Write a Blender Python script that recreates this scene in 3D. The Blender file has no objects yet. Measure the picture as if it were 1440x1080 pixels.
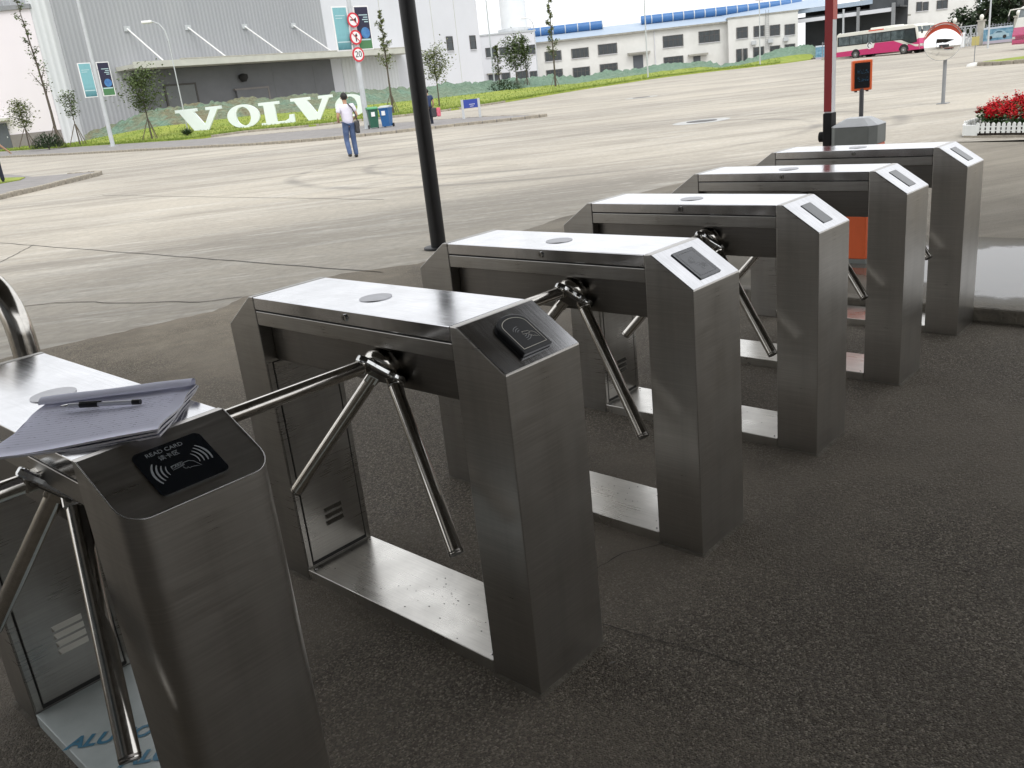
import bpy, bmesh, math, random
from math import sin, cos, pi, radians as RAD, hypot, atan2, sqrt, degrees
from mathutils import Vector, Matrix, noise as mnoise
random.seed(7)
sc = bpy.context.scene
COL = sc.collection

# ------------------------------------------------------------------ camera
YAW, PITCH, ROLL, CAMZ, FPX = RAD(45.854), RAD(-18.830), RAD(-6.229), 1.4987, 1225.38
fw = Vector((sin(YAW)*cos(PITCH), cos(YAW)*cos(PITCH), sin(PITCH)))
rt0 = Vector((cos(YAW), -sin(YAW), 0)); up0 = rt0.cross(fw)
rt = cos(ROLL)*rt0 + sin(ROLL)*up0; upv = -sin(ROLL)*rt0 + cos(ROLL)*up0
cam_data = bpy.data.cameras.new('camera'); cam = bpy.data.objects.new('camera', cam_data); COL.objects.link(cam)
cam.matrix_world = Matrix(((rt.x, upv.x, -fw.x, 0), (rt.y, upv.y, -fw.y, 0), (rt.z, upv.z, -fw.z, CAMZ), (0, 0, 0, 1)))
cam_data.sensor_width = 36; cam_data.lens = FPX/1440*36; cam_data.clip_start = .05; cam_data.clip_end = 3000
sc.camera = cam

# ------------------------------------------------------------------ sky, sun, exposure
SUN_EL, SUN_AZ = RAD(55), RAD(212)          # azimuth measured from +Y towards +X
w = bpy.data.worlds.new('World'); sc.world = w; w.use_nodes = True
nt = w.node_tree; nt.nodes.clear()
sky = nt.nodes.new('ShaderNodeTexSky'); sky.sky_type = 'NISHITA'; sky.sun_disc = False
sky.sun_elevation = SUN_EL; sky.sun_rotation = SUN_AZ
sky.air_density = 1.0; sky.dust_density = 6.0; sky.ozone_density = 1.0
hs = nt.nodes.new('ShaderNodeHueSaturation'); hs.inputs['Saturation'].default_value = .12; hs.inputs['Value'].default_value = 1.0
bg = nt.nodes.new('ShaderNodeBackground'); bg.inputs['Strength'].default_value = .12
# overcast: an even bright cloud deck over most of the clear-sky gradient
cl = nt.nodes.new('ShaderNodeMix'); cl.data_type = 'RGBA'; cl.inputs['Factor'].default_value = .8; cl.inputs['B'].default_value = (10.4, 10.6, 10.9, 1)
wo = nt.nodes.new('ShaderNodeOutputWorld')
nt.links.new(sky.outputs[0], hs.inputs['Color']); nt.links.new(hs.outputs[0], cl.inputs['A']); nt.links.new(cl.outputs['Result'], bg.inputs['Color']); nt.links.new(bg.outputs[0], wo.inputs[0])
sd = bpy.data.lights.new('sun', 'SUN'); sd.energy = 1.1; sd.angle = RAD(25); sd.color = (1, .97, .92)
sun = bpy.data.objects.new('sun', sd); COL.objects.link(sun)
sun.rotation_euler = (Vector((sin(SUN_AZ)*cos(SUN_EL), cos(SUN_AZ)*cos(SUN_EL), sin(SUN_EL)))).to_track_quat('Z', 'Y').to_euler()
sun.location = (0, 0, 30)
vs = sc.view_settings; vs.view_transform = 'Standard'; vs.look = 'None'; vs.exposure = 0.28; vs.gamma = 1.0; vs.use_curve_mapping = False
sc.cycles.max_bounces = 5; sc.cycles.glossy_bounces = 3; sc.cycles.diffuse_bounces = 3; sc.cycles.use_adaptive_sampling = True; sc.cycles.adaptive_threshold = .02

# ------------------------------------------------------------------ materials
MATS = {}
def mat(name, col, rough=.6, metal=0., noise=None, bump=None, spec=.5, coat=0., emit=None, trans=0., alpha=1.):
    """noise=(scale, amount[, second colour][, stretch]) varies the colour; bump=(scale, strength, distance)"""
    if name in MATS: return MATS[name]
    m = bpy.data.materials.new(name); m.use_nodes = True; t = m.node_tree; b = t.nodes['Principled BSDF']
    b.inputs['Base Color'].default_value = (*col, 1); b.inputs['Roughness'].default_value = rough; b.inputs['Metallic'].default_value = metal
    b.inputs['Specular IOR Level'].default_value = spec; b.inputs['Coat Weight'].default_value = coat; b.inputs['Coat Roughness'].default_value = .08
    b.inputs['Transmission Weight'].default_value = trans
    if emit: b.inputs['Emission Color'].default_value = (*emit[0], 1); b.inputs['Emission Strength'].default_value = emit[1]
    if noise or bump:
        tc = t.nodes.new('ShaderNodeTexCoord')
    if noise:
        sc_, am = noise[0], noise[1]; c2 = noise[2] if len(noise) > 2 and noise[2] else tuple(c*.55 for c in col)
        mp = t.nodes.new('ShaderNodeMapping'); st = noise[3] if len(noise) > 3 else (1, 1, 1); mp.inputs['Scale'].default_value = st
        n = t.nodes.new('ShaderNodeTexNoise'); n.inputs['Scale'].default_value = sc_; n.inputs['Detail'].default_value = 3; n.inputs['Roughness'].default_value = .65
        r = t.nodes.new('ShaderNodeValToRGB'); r.color_ramp.elements[0].position = .35; r.color_ramp.elements[1].position = .7
        mx = t.nodes.new('ShaderNodeMix'); mx.data_type = 'RGBA'; mx.inputs['A'].default_value = (*col, 1); mx.inputs['B'].default_value = (*c2, 1)
        ml = t.nodes.new('ShaderNodeMath'); ml.operation = 'MULTIPLY'; ml.inputs[1].default_value = am
        t.links.new(tc.outputs['Object'], mp.inputs[0]); t.links.new(mp.outputs[0], n.inputs['Vector']); t.links.new(n.outputs['Fac'], r.inputs[0])
        t.links.new(r.outputs[0], ml.inputs[0]); t.links.new(ml.outputs[0], mx.inputs['Factor']); t.links.new(mx.outputs['Result'], b.inputs['Base Color'])
    if bump:
        n2 = t.nodes.new('ShaderNodeTexNoise'); n2.inputs['Scale'].default_value = bump[0]; n2.inputs['Detail'].default_value = 3
        bp = t.nodes.new('ShaderNodeBump'); bp.inputs['Strength'].default_value = bump[1]; bp.inputs['Distance'].default_value = bump[2]
        t.links.new(tc.outputs['Object'], n2.inputs['Vector']); t.links.new(n2.outputs['Fac'], bp.inputs['Height']); t.links.new(bp.outputs[0], b.inputs['Normal'])
    MATS[name] = m
    return m

class NT:
    """small helper to wire shader nodes"""
    def __init__(s, name):
        s.m = bpy.data.materials.new(name); s.m.use_nodes = True; s.t = s.m.node_tree; s.b = s.t.nodes['Principled BSDF']; MATS[name] = s.m
        s.tc = s.t.nodes.new('ShaderNodeTexCoord')
    def n(s, typ, **kw):
        nd = s.t.nodes.new(typ)
        for k, v in kw.items():
            if k in nd.inputs: nd.inputs[k].default_value = v
            else: setattr(nd, k, v)
        return nd
    def l(s, a, b): s.t.links.new(a, b)
    def vec(s, scale=(1, 1, 1), rot=(0, 0, 0), src='Object', loc=(0, 0, 0)):
        mp = s.n('ShaderNodeMapping'); mp.inputs['Scale'].default_value = scale; mp.inputs['Rotation'].default_value = rot; mp.inputs['Location'].default_value = loc
        s.l(s.tc.outputs[src], mp.inputs[0])
        if rot != (0, 0, 0):                       # rotate first, then stretch along the rotated axes
            mp.inputs['Scale'].default_value = (1, 1, 1); m2 = s.n('ShaderNodeMapping'); m2.inputs['Scale'].default_value = scale; s.l(mp.outputs[0], m2.inputs[0]); return m2.outputs[0]
        return mp.outputs[0]
    def noise(s, v, scale, detail=5, rough=.6, dist=0.):
        nd = s.n('ShaderNodeTexNoise'); nd.inputs['Scale'].default_value = scale; nd.inputs['Detail'].default_value = detail
        nd.inputs['Roughness'].default_value = rough; nd.inputs['Distortion'].default_value = dist; s.l(v, nd.inputs['Vector']); return nd.outputs['Fac']
    def ramp(s, f, *stops):
        r = s.n('ShaderNodeValToRGB'); e = r.color_ramp.elements
        while len(e) < len(stops): e.new(.5)
        for el, (p, c) in zip(e, stops): el.position = p; el.color = (c, c, c, 1) if isinstance(c, (int, float)) else (*c, 1)
        s.l(f, r.inputs[0]); return r.outputs[0]
    def mix(s, f, a, b, typ='MIX'):
        m = s.n('ShaderNodeMix'); m.data_type = 'RGBA'; m.blend_type = typ
        for k, v in (('Factor', f), ('A', a), ('B', b)):
            if isinstance(v, (int, float)): m.inputs[k].default_value = v if k == 'Factor' else (v, v, v, 1)
            elif isinstance(v, tuple): m.inputs[k].default_value = (*v, 1)
            else: s.l(v, m.inputs[k])
        return m.outputs['Result']
    def math(s, op, a, b=None, c=None):
        m = s.n('ShaderNodeMath'); m.operation = op
        for i, v in enumerate((a, b, c)):
            if v is None: continue
            if isinstance(v, (int, float)): m.inputs[i].default_value = v
            else: s.l(v, m.inputs[i])
        return m.outputs[0]
    def bump(s, h, strength, dist, nrm=None):
        b = s.n('ShaderNodeBump'); b.inputs['Strength'].default_value = strength; b.inputs['Distance'].default_value = dist
        s.l(h, b.inputs['Height'])
        if nrm: s.l(nrm, b.inputs['Normal'])
        return b.outputs[0]
    def set(s, **kw):
        for k, v in kw.items():
            k = k.replace('_', ' ')
            if isinstance(v, (int, float)): s.b.inputs[k].default_value = v
            elif isinstance(v, tuple): s.b.inputs[k].default_value = (*v, 1)
            else: s.l(v, s.b.inputs[k])
        return s.m

def make_steel(name, col, rough, stretch, aniso=.0, smudge=.10):
    s = NT(name)
    streak = s.noise(s.vec(stretch), 1.0, 2, .7)
    smud = s.noise(s.vec((1, 1, 1)), 5.5, 2, .5)
    c = s.mix(s.ramp(streak, (.3, .0), (.7, 1.)), tuple(x*.87 for x in col), tuple(min(1., x*1.07) for x in col))
    drip = s.noise(s.vec((14, 14, 1.1)), 1., 3, .6)
    c = s.mix(s.ramp(drip, (.48, 0.), (.70, .28)), c, tuple(x*.62 for x in col))
    c = s.mix(s.ramp(smud, (.35, 0.), (.75, .5)), c, tuple(x*.78 for x in col))
    r = s.math('ADD', s.math('MULTIPLY', s.math('SUBTRACT', smud, .5), smudge*2), s.math('ADD', s.math('MULTIPLY', s.math('SUBTRACT', streak, .5), .12), rough))
    return s.set(Base_Color=c, Metallic=1., Roughness=r, Anisotropic=aniso)
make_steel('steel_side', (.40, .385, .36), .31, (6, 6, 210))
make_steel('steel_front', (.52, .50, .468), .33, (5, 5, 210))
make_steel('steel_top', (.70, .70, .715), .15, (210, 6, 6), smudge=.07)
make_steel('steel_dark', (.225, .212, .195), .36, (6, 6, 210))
make_steel('steel_plate', (.66, .64, .60), .30, (200, 5, 5), smudge=.16)
make_steel('steel_tube', (.68, .65, .60), .17, (60, 60, 60), smudge=.05)
make_steel('chrome', (.62, .62, .61), .09, (40, 40, 40), smudge=.04)
mat('seam_dark', (.015, .014, .013), .7)
mat('black_plastic', (.012, .013, .015), .34, noise=(30, .4, (.03, .03, .03)))
mat('reader_glass', (.006, .008, .011), .13, coat=.5)
mat('reader_navy', (.02, .026, .04), .2, coat=.4)
mat('reader_sky_grey', (.17, .18, .19), .3, noise=(25, .5, (.11, .115, .12)), coat=.4)  # grey puts the sky's reflection into the plate colour
mat('print_line', (.80, .78, .68), .6)
mat('print_white', (.28, .30, .31), .6)
mat('print_grey', (.32, .33, .34), .6)
mat('disc_grey', (.50, .50, .52), .42, 1.0, noise=(40, .3)); mat('louvre_pale', (.72, .70, .63), .5)
mat('film', (.66, .72, .71), .3, noise=(9, .6, (.48, .54, .53)), coat=.3, bump=(30, .25, .002))
mat('film_print', (.08, .26, .40), .45)
mat('paper', (.78, .785, .93), .85, noise=(14, .3, (.71, .715, .87)))
mat('paper_edge', (.50, .49, .52), .9, noise=(220, .7, (.30, .29, .31), (1, 1, 6)))
mat('ink', (.15, .15, .24), .8)
mat('pen_clear', (.55, .56, .62), .15, coat=.6)
mat('pen_black', (.01, .01, .012), .35)
mat('post_black', (.008, .008, .009), .42, noise=(6, .5, (.018, .016, .015)), spec=.35)
mat('added_booth_wall', (.14, .135, .13), .7, noise=(1, .3)); mat('soffit', (.05, .048, .045), .8, noise=(2, .4))
mat('fascia', (.25, .25, .25), .6, noise=(2, .3))
mat('kerb_stone', (.40, .36, .29), .9, noise=(6, .9, (.22, .20, .17)), bump=(25, .5, .01))
mat('grime', (.085, .074, .058), .95, noise=(22, .9, (.16, .145, .12)), bump=(90, .8, .006)); mat('kerb_dirty', (.24, .22, .18), .85, noise=(7, .9, (.12, .11, .095)), bump=(60, .7, .01))
mat('joint', (.10, .095, .085), .95, noise=(9, .8, (.2, .19, .17)))
mat('crack', (.045, .04, .034), .95)
mat('pave', (.27, .255, .245), .9, noise=(2.2, .8, (.19, .18, .175)), bump=(18, .5, .02))
mat('white_paint', (.80, .80, .80), .5, noise=(3, .25, (.66, .67, .66)))
mat('letter_white', (.78, .84, .86), .45, noise=(1.5, .2, (.70, .76, .77)))
mat('letter_side', (.55, .60, .60), .6)
mat('red_paint', (.42, .025, .03), .4, noise=(5, .35, (.30, .02, .022)))
mat('barrier_red', (.62, .07, .04), .45)
mat('orange_paint', (.85, .15, .04), .45, noise=(5, .3, (.58, .10, .03)))
mat('cab_grey', (.24, .255, .24), .5, noise=(4, .4))
mat('cab_light', (.88, .90, .91), .45, noise=(4, .3))
mat('led_face', (.008, .010, .013), .25)
mat('led_dots', (.02, .06, .10), .5, emit=((.05, .2, .35), .15))
mat('lamp_pole', (.52, .545, .56), .45, noise=(2, .3))
mat('pole_grey', (.24, .25, .26), .5, noise=(4, .3))
mat('dark_pole', (.07, .072, .08), .5)
mat('mirror_glass', (.92, .93, .93), .03, 1.0)
mat('mirror_hood', (.70, .10, .05), .5)
mat('bin_green', (.025, .12, .075), .5, noise=(5, .4))
mat('bin_green_lid', (.06, .30, .12), .5)
mat('bin_blue', (.02, .12, .33), .5, noise=(5, .3))
mat('bin_grey_lid', (.42, .46, .46), .5)
mat('rubber', (.015, .015, .015), .8)
mat('sign_blue', (.03, .06, .32), .4)
mat('sign_red', (.62, .03, .05), .5)
mat('sign_white', (.80, .80, .80), .5)
mat('sign_yellow', (.42, .36, .14), .6)
mat('black_print', (.02, .02, .02), .6)
mat('bark', (.12, .10, .08), .9, noise=(12, .8, (.06, .05, .04)), bump=(30, .6, .02))
mat('stake', (.16, .13, .10), .9, noise=(12, .6))
mat('leaf_a', (.115, .16, .05), .7, noise=(1.3, .8, (.06, .09, .03)))
mat('leaf_b', (.19, .22, .085), .7, noise=(1.6, .8, (.11, .135, .05)))
mat('leaf_dark', (.022, .042, .016), .75, noise=(.7, .9, (.045, .075, .03)))
mat('leaf_bed', (.06, .13, .032), .65, noise=(9, .8, (.03, .06, .018)))
mat('petal', (.50, .008, .014), .75, noise=(9, .7, (.30, .006, .012)), spec=.15)
mat('soil', (.055, .042, .032), .95, noise=(12, .6), bump=(30, .8, .03))
mat('plastic_white', (.80, .82, .80), .45, noise=(6, .25, (.66, .68, .66)))
mat('skin', (.46, .27, .18), .6)
mat('hair', (.012, .010, .009), .6)
mat('shirt_white', (.72, .70, .80), .85, noise=(7, .3, (.60, .59, .69)), bump=(9, .5, .03))
mat('jeans', (.05, .085, .19), .9, noise=(8, .8, (.12, .17, .29)))
mat('jeans_dark', (.02, .024, .04), .9, noise=(8, .5))
mat('shirt_blue', (.03, .05, .12), .85, noise=(8, .4))
mat('shirt_pale', (.45, .50, .60), .85, noise=(8, .4))
mat('bag_dark', (.05, .05, .055), .7, noise=(8, .4))
mat('bag_pink', (.62, .08, .14), .6, noise=(9, .5, (.75, .35, .38)))
mat('shoe', (.02, .02, .022), .6)
mat('glass_dark', (.03, .038, .042), .12, spec=.6, noise=(1.2, .6, (.06, .07, .075)))
mat('glass_bus', (.05, .065, .07), .1, noise=(1.4, .8, (.16, .20, .21)), spec=.6)
mat('frame_dark', (.07, .065, .06), .6)
mat('wall_white', (.66, .67, .71), .8, noise=(.25, .35, (.58, .59, .62)))
mat('wall_pinkish', (.74, .70, .73), .8, noise=(.18, .35, (.66, .62, .65)))
mat('wall_cream', (.71, .71, .69), .8, noise=(.3, .5, (.52, .52, .49)))
mat('wall_tank', (.80, .82, .83), .7, noise=(.3, .2))
mat('plinth', (.25, .23, .22), .9, noise=(1, .4))
mat('fascia_beige', (.56, .56, .50), .7, noise=(.8, .3))
mat('door_grey', (.17, .18, .18), .7, noise=(.7, .3))
mat('door_dark', (.09, .10, .115), .6)
mat('roof_blue', (.05, .16, .38), .5, noise=(.5, .4, (.03, .11, .28)))
mat('roof_pale', (.34, .42, .52), .55, noise=(.5, .5, (.42, .48, .55)))
mat('awning', (.36, .35, .31), .8, noise=(1.5, .7))
mat('shed_dark', (.065, .072, .078), .8, noise=(.4, .5))
mat('fence_grey', (.24, .25, .27), .6)
mat('pillar', (.48, .46, .40), .85, noise=(2, .5))
mat('bus_pink', (.56, .03, .16), .35, noise=(.8, .25, (.46, .025, .13)), coat=.3)
mat('bus_white', (.78, .77, .70), .4, noise=(.8, .2), coat=.3)
mat('bus_red', (.50, .03, .04), .4, coat=.3)
mat('tyre', (.03, .03, .03), .85)
mat('rim', (.16, .16, .15), .5, .3)
mat('lamp_lens', (.6, .6, .58), .2)
mat('pebble', (.30, .28, .25), .9, noise=(30, .8, (.14, .13, .12)))
mat('litter', (.55, .53, .48), .9)

def make_corrugated(name, col, c2, pitch):
    s = NT(name)
    v = s.vec((1, 1, 1))
    sx = s.n('ShaderNodeSeparateXYZ'); s.l(v, sx.inputs[0])
    wv = s.math('SINE', s.math('MULTIPLY', sx.outputs['X'], 2*pi/pitch))
    st = s.ramp(s.math('MULTIPLY_ADD', wv, .5, .5), (.55, 0.), (.95, 1.))
    n = s.noise(s.vec((.25, .25, .04)), 1.0, 4)
    c = s.mix(s.ramp(n, (.35, 0.), (.7, 1.)), col, c2)
    c = s.mix(s.math('MULTIPLY', st, .22), c, tuple(x*.55 for x in col))
    return s.set(Base_Color=c, Roughness=.55, Normal=s.bump(wv, .5, .05))
make_corrugated('clad_grey', (.345, .355, .378), (.38, .39, .41), .48)
make_corrugated('clad_white', (.66, .68, .70), (.70, .72, .735), .62)

# concrete yard: weathered, streaked along the traffic direction, curved tyre marks
s = NT('concrete')
base = s.mix(s.ramp(s.noise(s.vec((.10, .10, .1)), 1, 4, .6, .4), (.38, 0.), (.62, 1.)), (.48, .435, .36), (.345, .312, .262))
strk = s.noise(s.vec((.085, .62, .2), (0, 0, RAD(44))), 1, 4, .62, .6)
base = s.mix(s.ramp(strk, (.46, 0.), (.66, .7)), base, (.235, .212, .178))
lite = s.noise(s.vec((.26, 1.7, .2), (0, 0, RAD(40)), loc=(3, 8, 0)), 1, 4, .72, .6)
base = s.mix(s.ramp(lite, (.52, 0.), (.70, .7)), base, (.58, .55, .49))
fine = s.noise(s.vec((1, 1, 1)), 9, 4, .75)
scuf = s.noise(s.vec((1.2, 9., 1), (0, 0, RAD(42))), 1, 4, .75, .3)
base = s.mix(s.ramp(scuf, (.54, 0.), (.70, .7)), base, (.62, .585, .52))
base = s.mix(s.ramp(fine, (.35, .35), (.62, 0.)), base, (.20, .188, .168))
sp = s.n('ShaderNodeSeparateXYZ'); s.l(s.vec(), sp.inputs[0])
wob = s.math('MULTIPLY', s.math('SUBTRACT', s.noise(s.vec((.3, .3, .3)), 1, 3), .5), 1.6)
for cx_, cy_, rr, wd in ((17.0, 13.2, 5.2, .13), (17.0, 13.2, 6.9, .13)):
    dd = s.math('SQRT', s.math('ADD', s.math('POWER', s.math('SUBTRACT', sp.outputs['X'], cx_), 2.), s.math('POWER', s.math('SUBTRACT', sp.outputs['Y'], cy_), 2.)))
    dd = s.math('ABSOLUTE', s.math('SUBTRACT', s.math('ADD', dd, s.math('MULTIPLY', wob, .25)), rr))
    f = s.math('MULTIPLY', s.ramp(dd, (wd*.4, .5), (wd*1.6, 0.)), s.ramp(strk, (.38, 0.), (.55, 1.)))
    base = s.mix(f, base, (.15, .142, .13))
s.set(Base_Color=base, Roughness=.9, Normal=s.bump(fine, .35, .01))

# asphalt: dark binder, light aggregate, paler edges with daylight painted in
s = NT('asphalt')
v1 = s.n('ShaderNodeTexVoronoi'); v1.inputs['Scale'].default_value = 205; s.l(s.vec(), v1.inputs['Vector'])
v2 = s.n('ShaderNodeTexVoronoi'); v2.inputs['Scale'].default_value = 75; s.l(s.vec((1, 1, 1), (0, 0, .7)), v2.inputs['Vector'])
rnd = s.n('ShaderNodeSeparateColor'); s.l(v1.outputs['Color'], rnd.inputs[0])
stone = s.ramp(rnd.outputs[0], (0., (.070, .060, .048)), (.5, (.126, .109, .087)), (.84, (.19, .166, .134)), (1., (.31, .275, .225)))
big = s.noise(s.vec((.45, .45, .45)), 1, 4, .62, .3)
c = s.mix(s.ramp(big, (.44, 0.), (.60, .85)), stone, (.20, .174, .140))
stain = s.noise(s.vec((.8, .8, .8), loc=(4, 1, 0)), 1, 4, .6, .8)
c = s.mix(s.ramp(stain, (.52, 0.), (.68, .4)), c, (.09, .077, .061))
mid = s.noise(s.vec(), 7, 4, .65)
c = s.mix(s.ramp(mid, (.5, 0.), (.8, .18)), c, (.22, .194, .158))
# paler grit towards the yard; light from the canopy's open side painted in
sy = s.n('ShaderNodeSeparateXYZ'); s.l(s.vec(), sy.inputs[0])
lit_grit = s.mix(1., c, (2.1, 2.08, 1.98), 'MULTIPLY')
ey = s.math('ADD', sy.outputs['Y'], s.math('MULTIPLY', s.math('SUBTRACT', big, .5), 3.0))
c = s.mix(s.math('MULTIPLY', s.ramp(s.math('DIVIDE', ey, 10.), (.34, 0.), (.62, .8)), s.ramp(mid, (.25, .45), (.7, 1.))), c, lit_grit)
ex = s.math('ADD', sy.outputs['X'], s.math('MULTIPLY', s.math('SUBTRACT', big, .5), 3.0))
c = s.mix(s.math('MULTIPLY', s.ramp(s.math('DIVIDE', ex, 20.), (.19, 0.), (.41, .9)), s.ramp(mid, (.25, .7), (.7, 1.))), c, s.mix(s.ramp(s.noise(s.vec((.2, 1.3, 1), (0, 0, RAD(30))), 1, 5, .7, .5), (.35, 0.), (.65, 1.)), (.20, .18, .148), (.34, .31, .255)))  # paler streaks towards the open right side, its extra daylight mixed into the colour
gap = s.math('SUBTRACT', 1., v1.outputs['Distance'])
hgt = s.math('ADD', gap, s.math('MULTIPLY', v2.outputs['Distance'], .8))
s.set(Base_Color=c, Roughness=s.ramp(mid, (.3, .78), (.7, .95)), Specular_IOR_Level=.3, Normal=s.bump(hgt, .9, .004))

# island concrete, damp, with a puddle
s = NT('island_concrete')
n1 = s.noise(s.vec(), 2.2, 7, .65)
c = s.mix(s.ramp(n1, (.3, 0.), (.7, 1.)), (.20, .18, .135), (.12, .108, .082))
sp = s.n('ShaderNodeSeparateXYZ'); s.l(s.vec(), sp.inputs[0])
dd = s.math('ADD', s.math('POWER', s.math('DIVIDE', s.math('SUBTRACT', sp.outputs['X'], 6.12), .72), 2.), s.math('POWER', s.math('DIVIDE', s.math('SUBTRACT', sp.outputs['Y'], 1.05), 1.7), 2.))
dd = s.math('ADD', dd, s.math('MULTIPLY', s.math('SUBTRACT', s.noise(s.vec(), 2.6, 5, .6), .5), 1.5))
wet = s.ramp(dd, (.72, 1.), (.95, 0.)); damp = s.ramp(s.math('MULTIPLY', dd, .5), (.45, 1.), (.95, 0.))
c = s.mix(s.math('MULTIPLY', damp, .6), c, (.075, .066, .05)); c = s.mix(s.math('MULTIPLY', wet, .6), c, (.13, .12, .11))
rg = s.mix(wet, s.mix(damp, .85, .5), .06)
nb = s.n('ShaderNodeBump'); nb.inputs['Distance'].default_value = .006; s.l(s.noise(s.vec(), 40, 4, .7), nb.inputs['Height']); s.l(s.math('MULTIPLY', s.math('SUBTRACT', 1., wet), .45), nb.inputs['Strength'])
s.set(Base_Color=c, Roughness=rg, Normal=nb.outputs[0])
s = NT('puddle')
n1 = s.noise(s.vec(), 3.2, 5)
s.set(Base_Color=s.mix(s.ramp(n1, (.35, 0.), (.7, 1.)), (.16, .15, .135), (.11, .10, .085)), Roughness=s.ramp(n1, (.3, .10), (.75, .45)), Coat_Weight=.5, Coat_Roughness=.10)

s = NT('grass')
n1 = s.noise(s.vec(), .35, 6, .7); n2 = s.noise(s.vec(), 3.5, 5, .7)
c = s.mix(s.ramp(n1, (.35, 0.), (.66, 1.)), (.20, .27, .035), (.33, .36, .055))
c = s.mix(s.ramp(n2, (.45, 0.), (.75, .6)), c, (.10, .155, .02))
s.set(Base_Color=c, Roughness=.9, Normal=s.bump(n2, .8, .12))
mat('grass_blade', (.22, .29, .045), .85, noise=(.6, .8, (.12, .18, .03)))

s = NT('dust_net')          # green dust net over spoil heaps, torn open to soil in places
n1 = s.noise(s.vec(), .22, 6, .65, .8); n2 = s.noise(s.vec(), 2.8, 6, .75); px = s.n('ShaderNodeSeparateXYZ'); s.l(s.vec(), px.inputs[0])
g = s.mix(s.ramp(n2, (.35, 0.), (.65, 1.)), (.06, .145, .09), (.25, .36, .27))
soil = s.mix(s.ramp(n2, (.35, 0.), (.65, 1.)), (.13, .11, .06), (.27, .26, .15))
torn = s.math('MULTIPLY', s.ramp(n1, (.40, 0.), (.56, 1.)), s.ramp(s.math('DIVIDE', px.outputs['X'], 100.), (.45, 1.), (.72, .12)))
s.set(Base_Color=s.mix(torn, g, soil), Roughness=.9, Normal=s.bump(n2, 1., .25))

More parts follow.
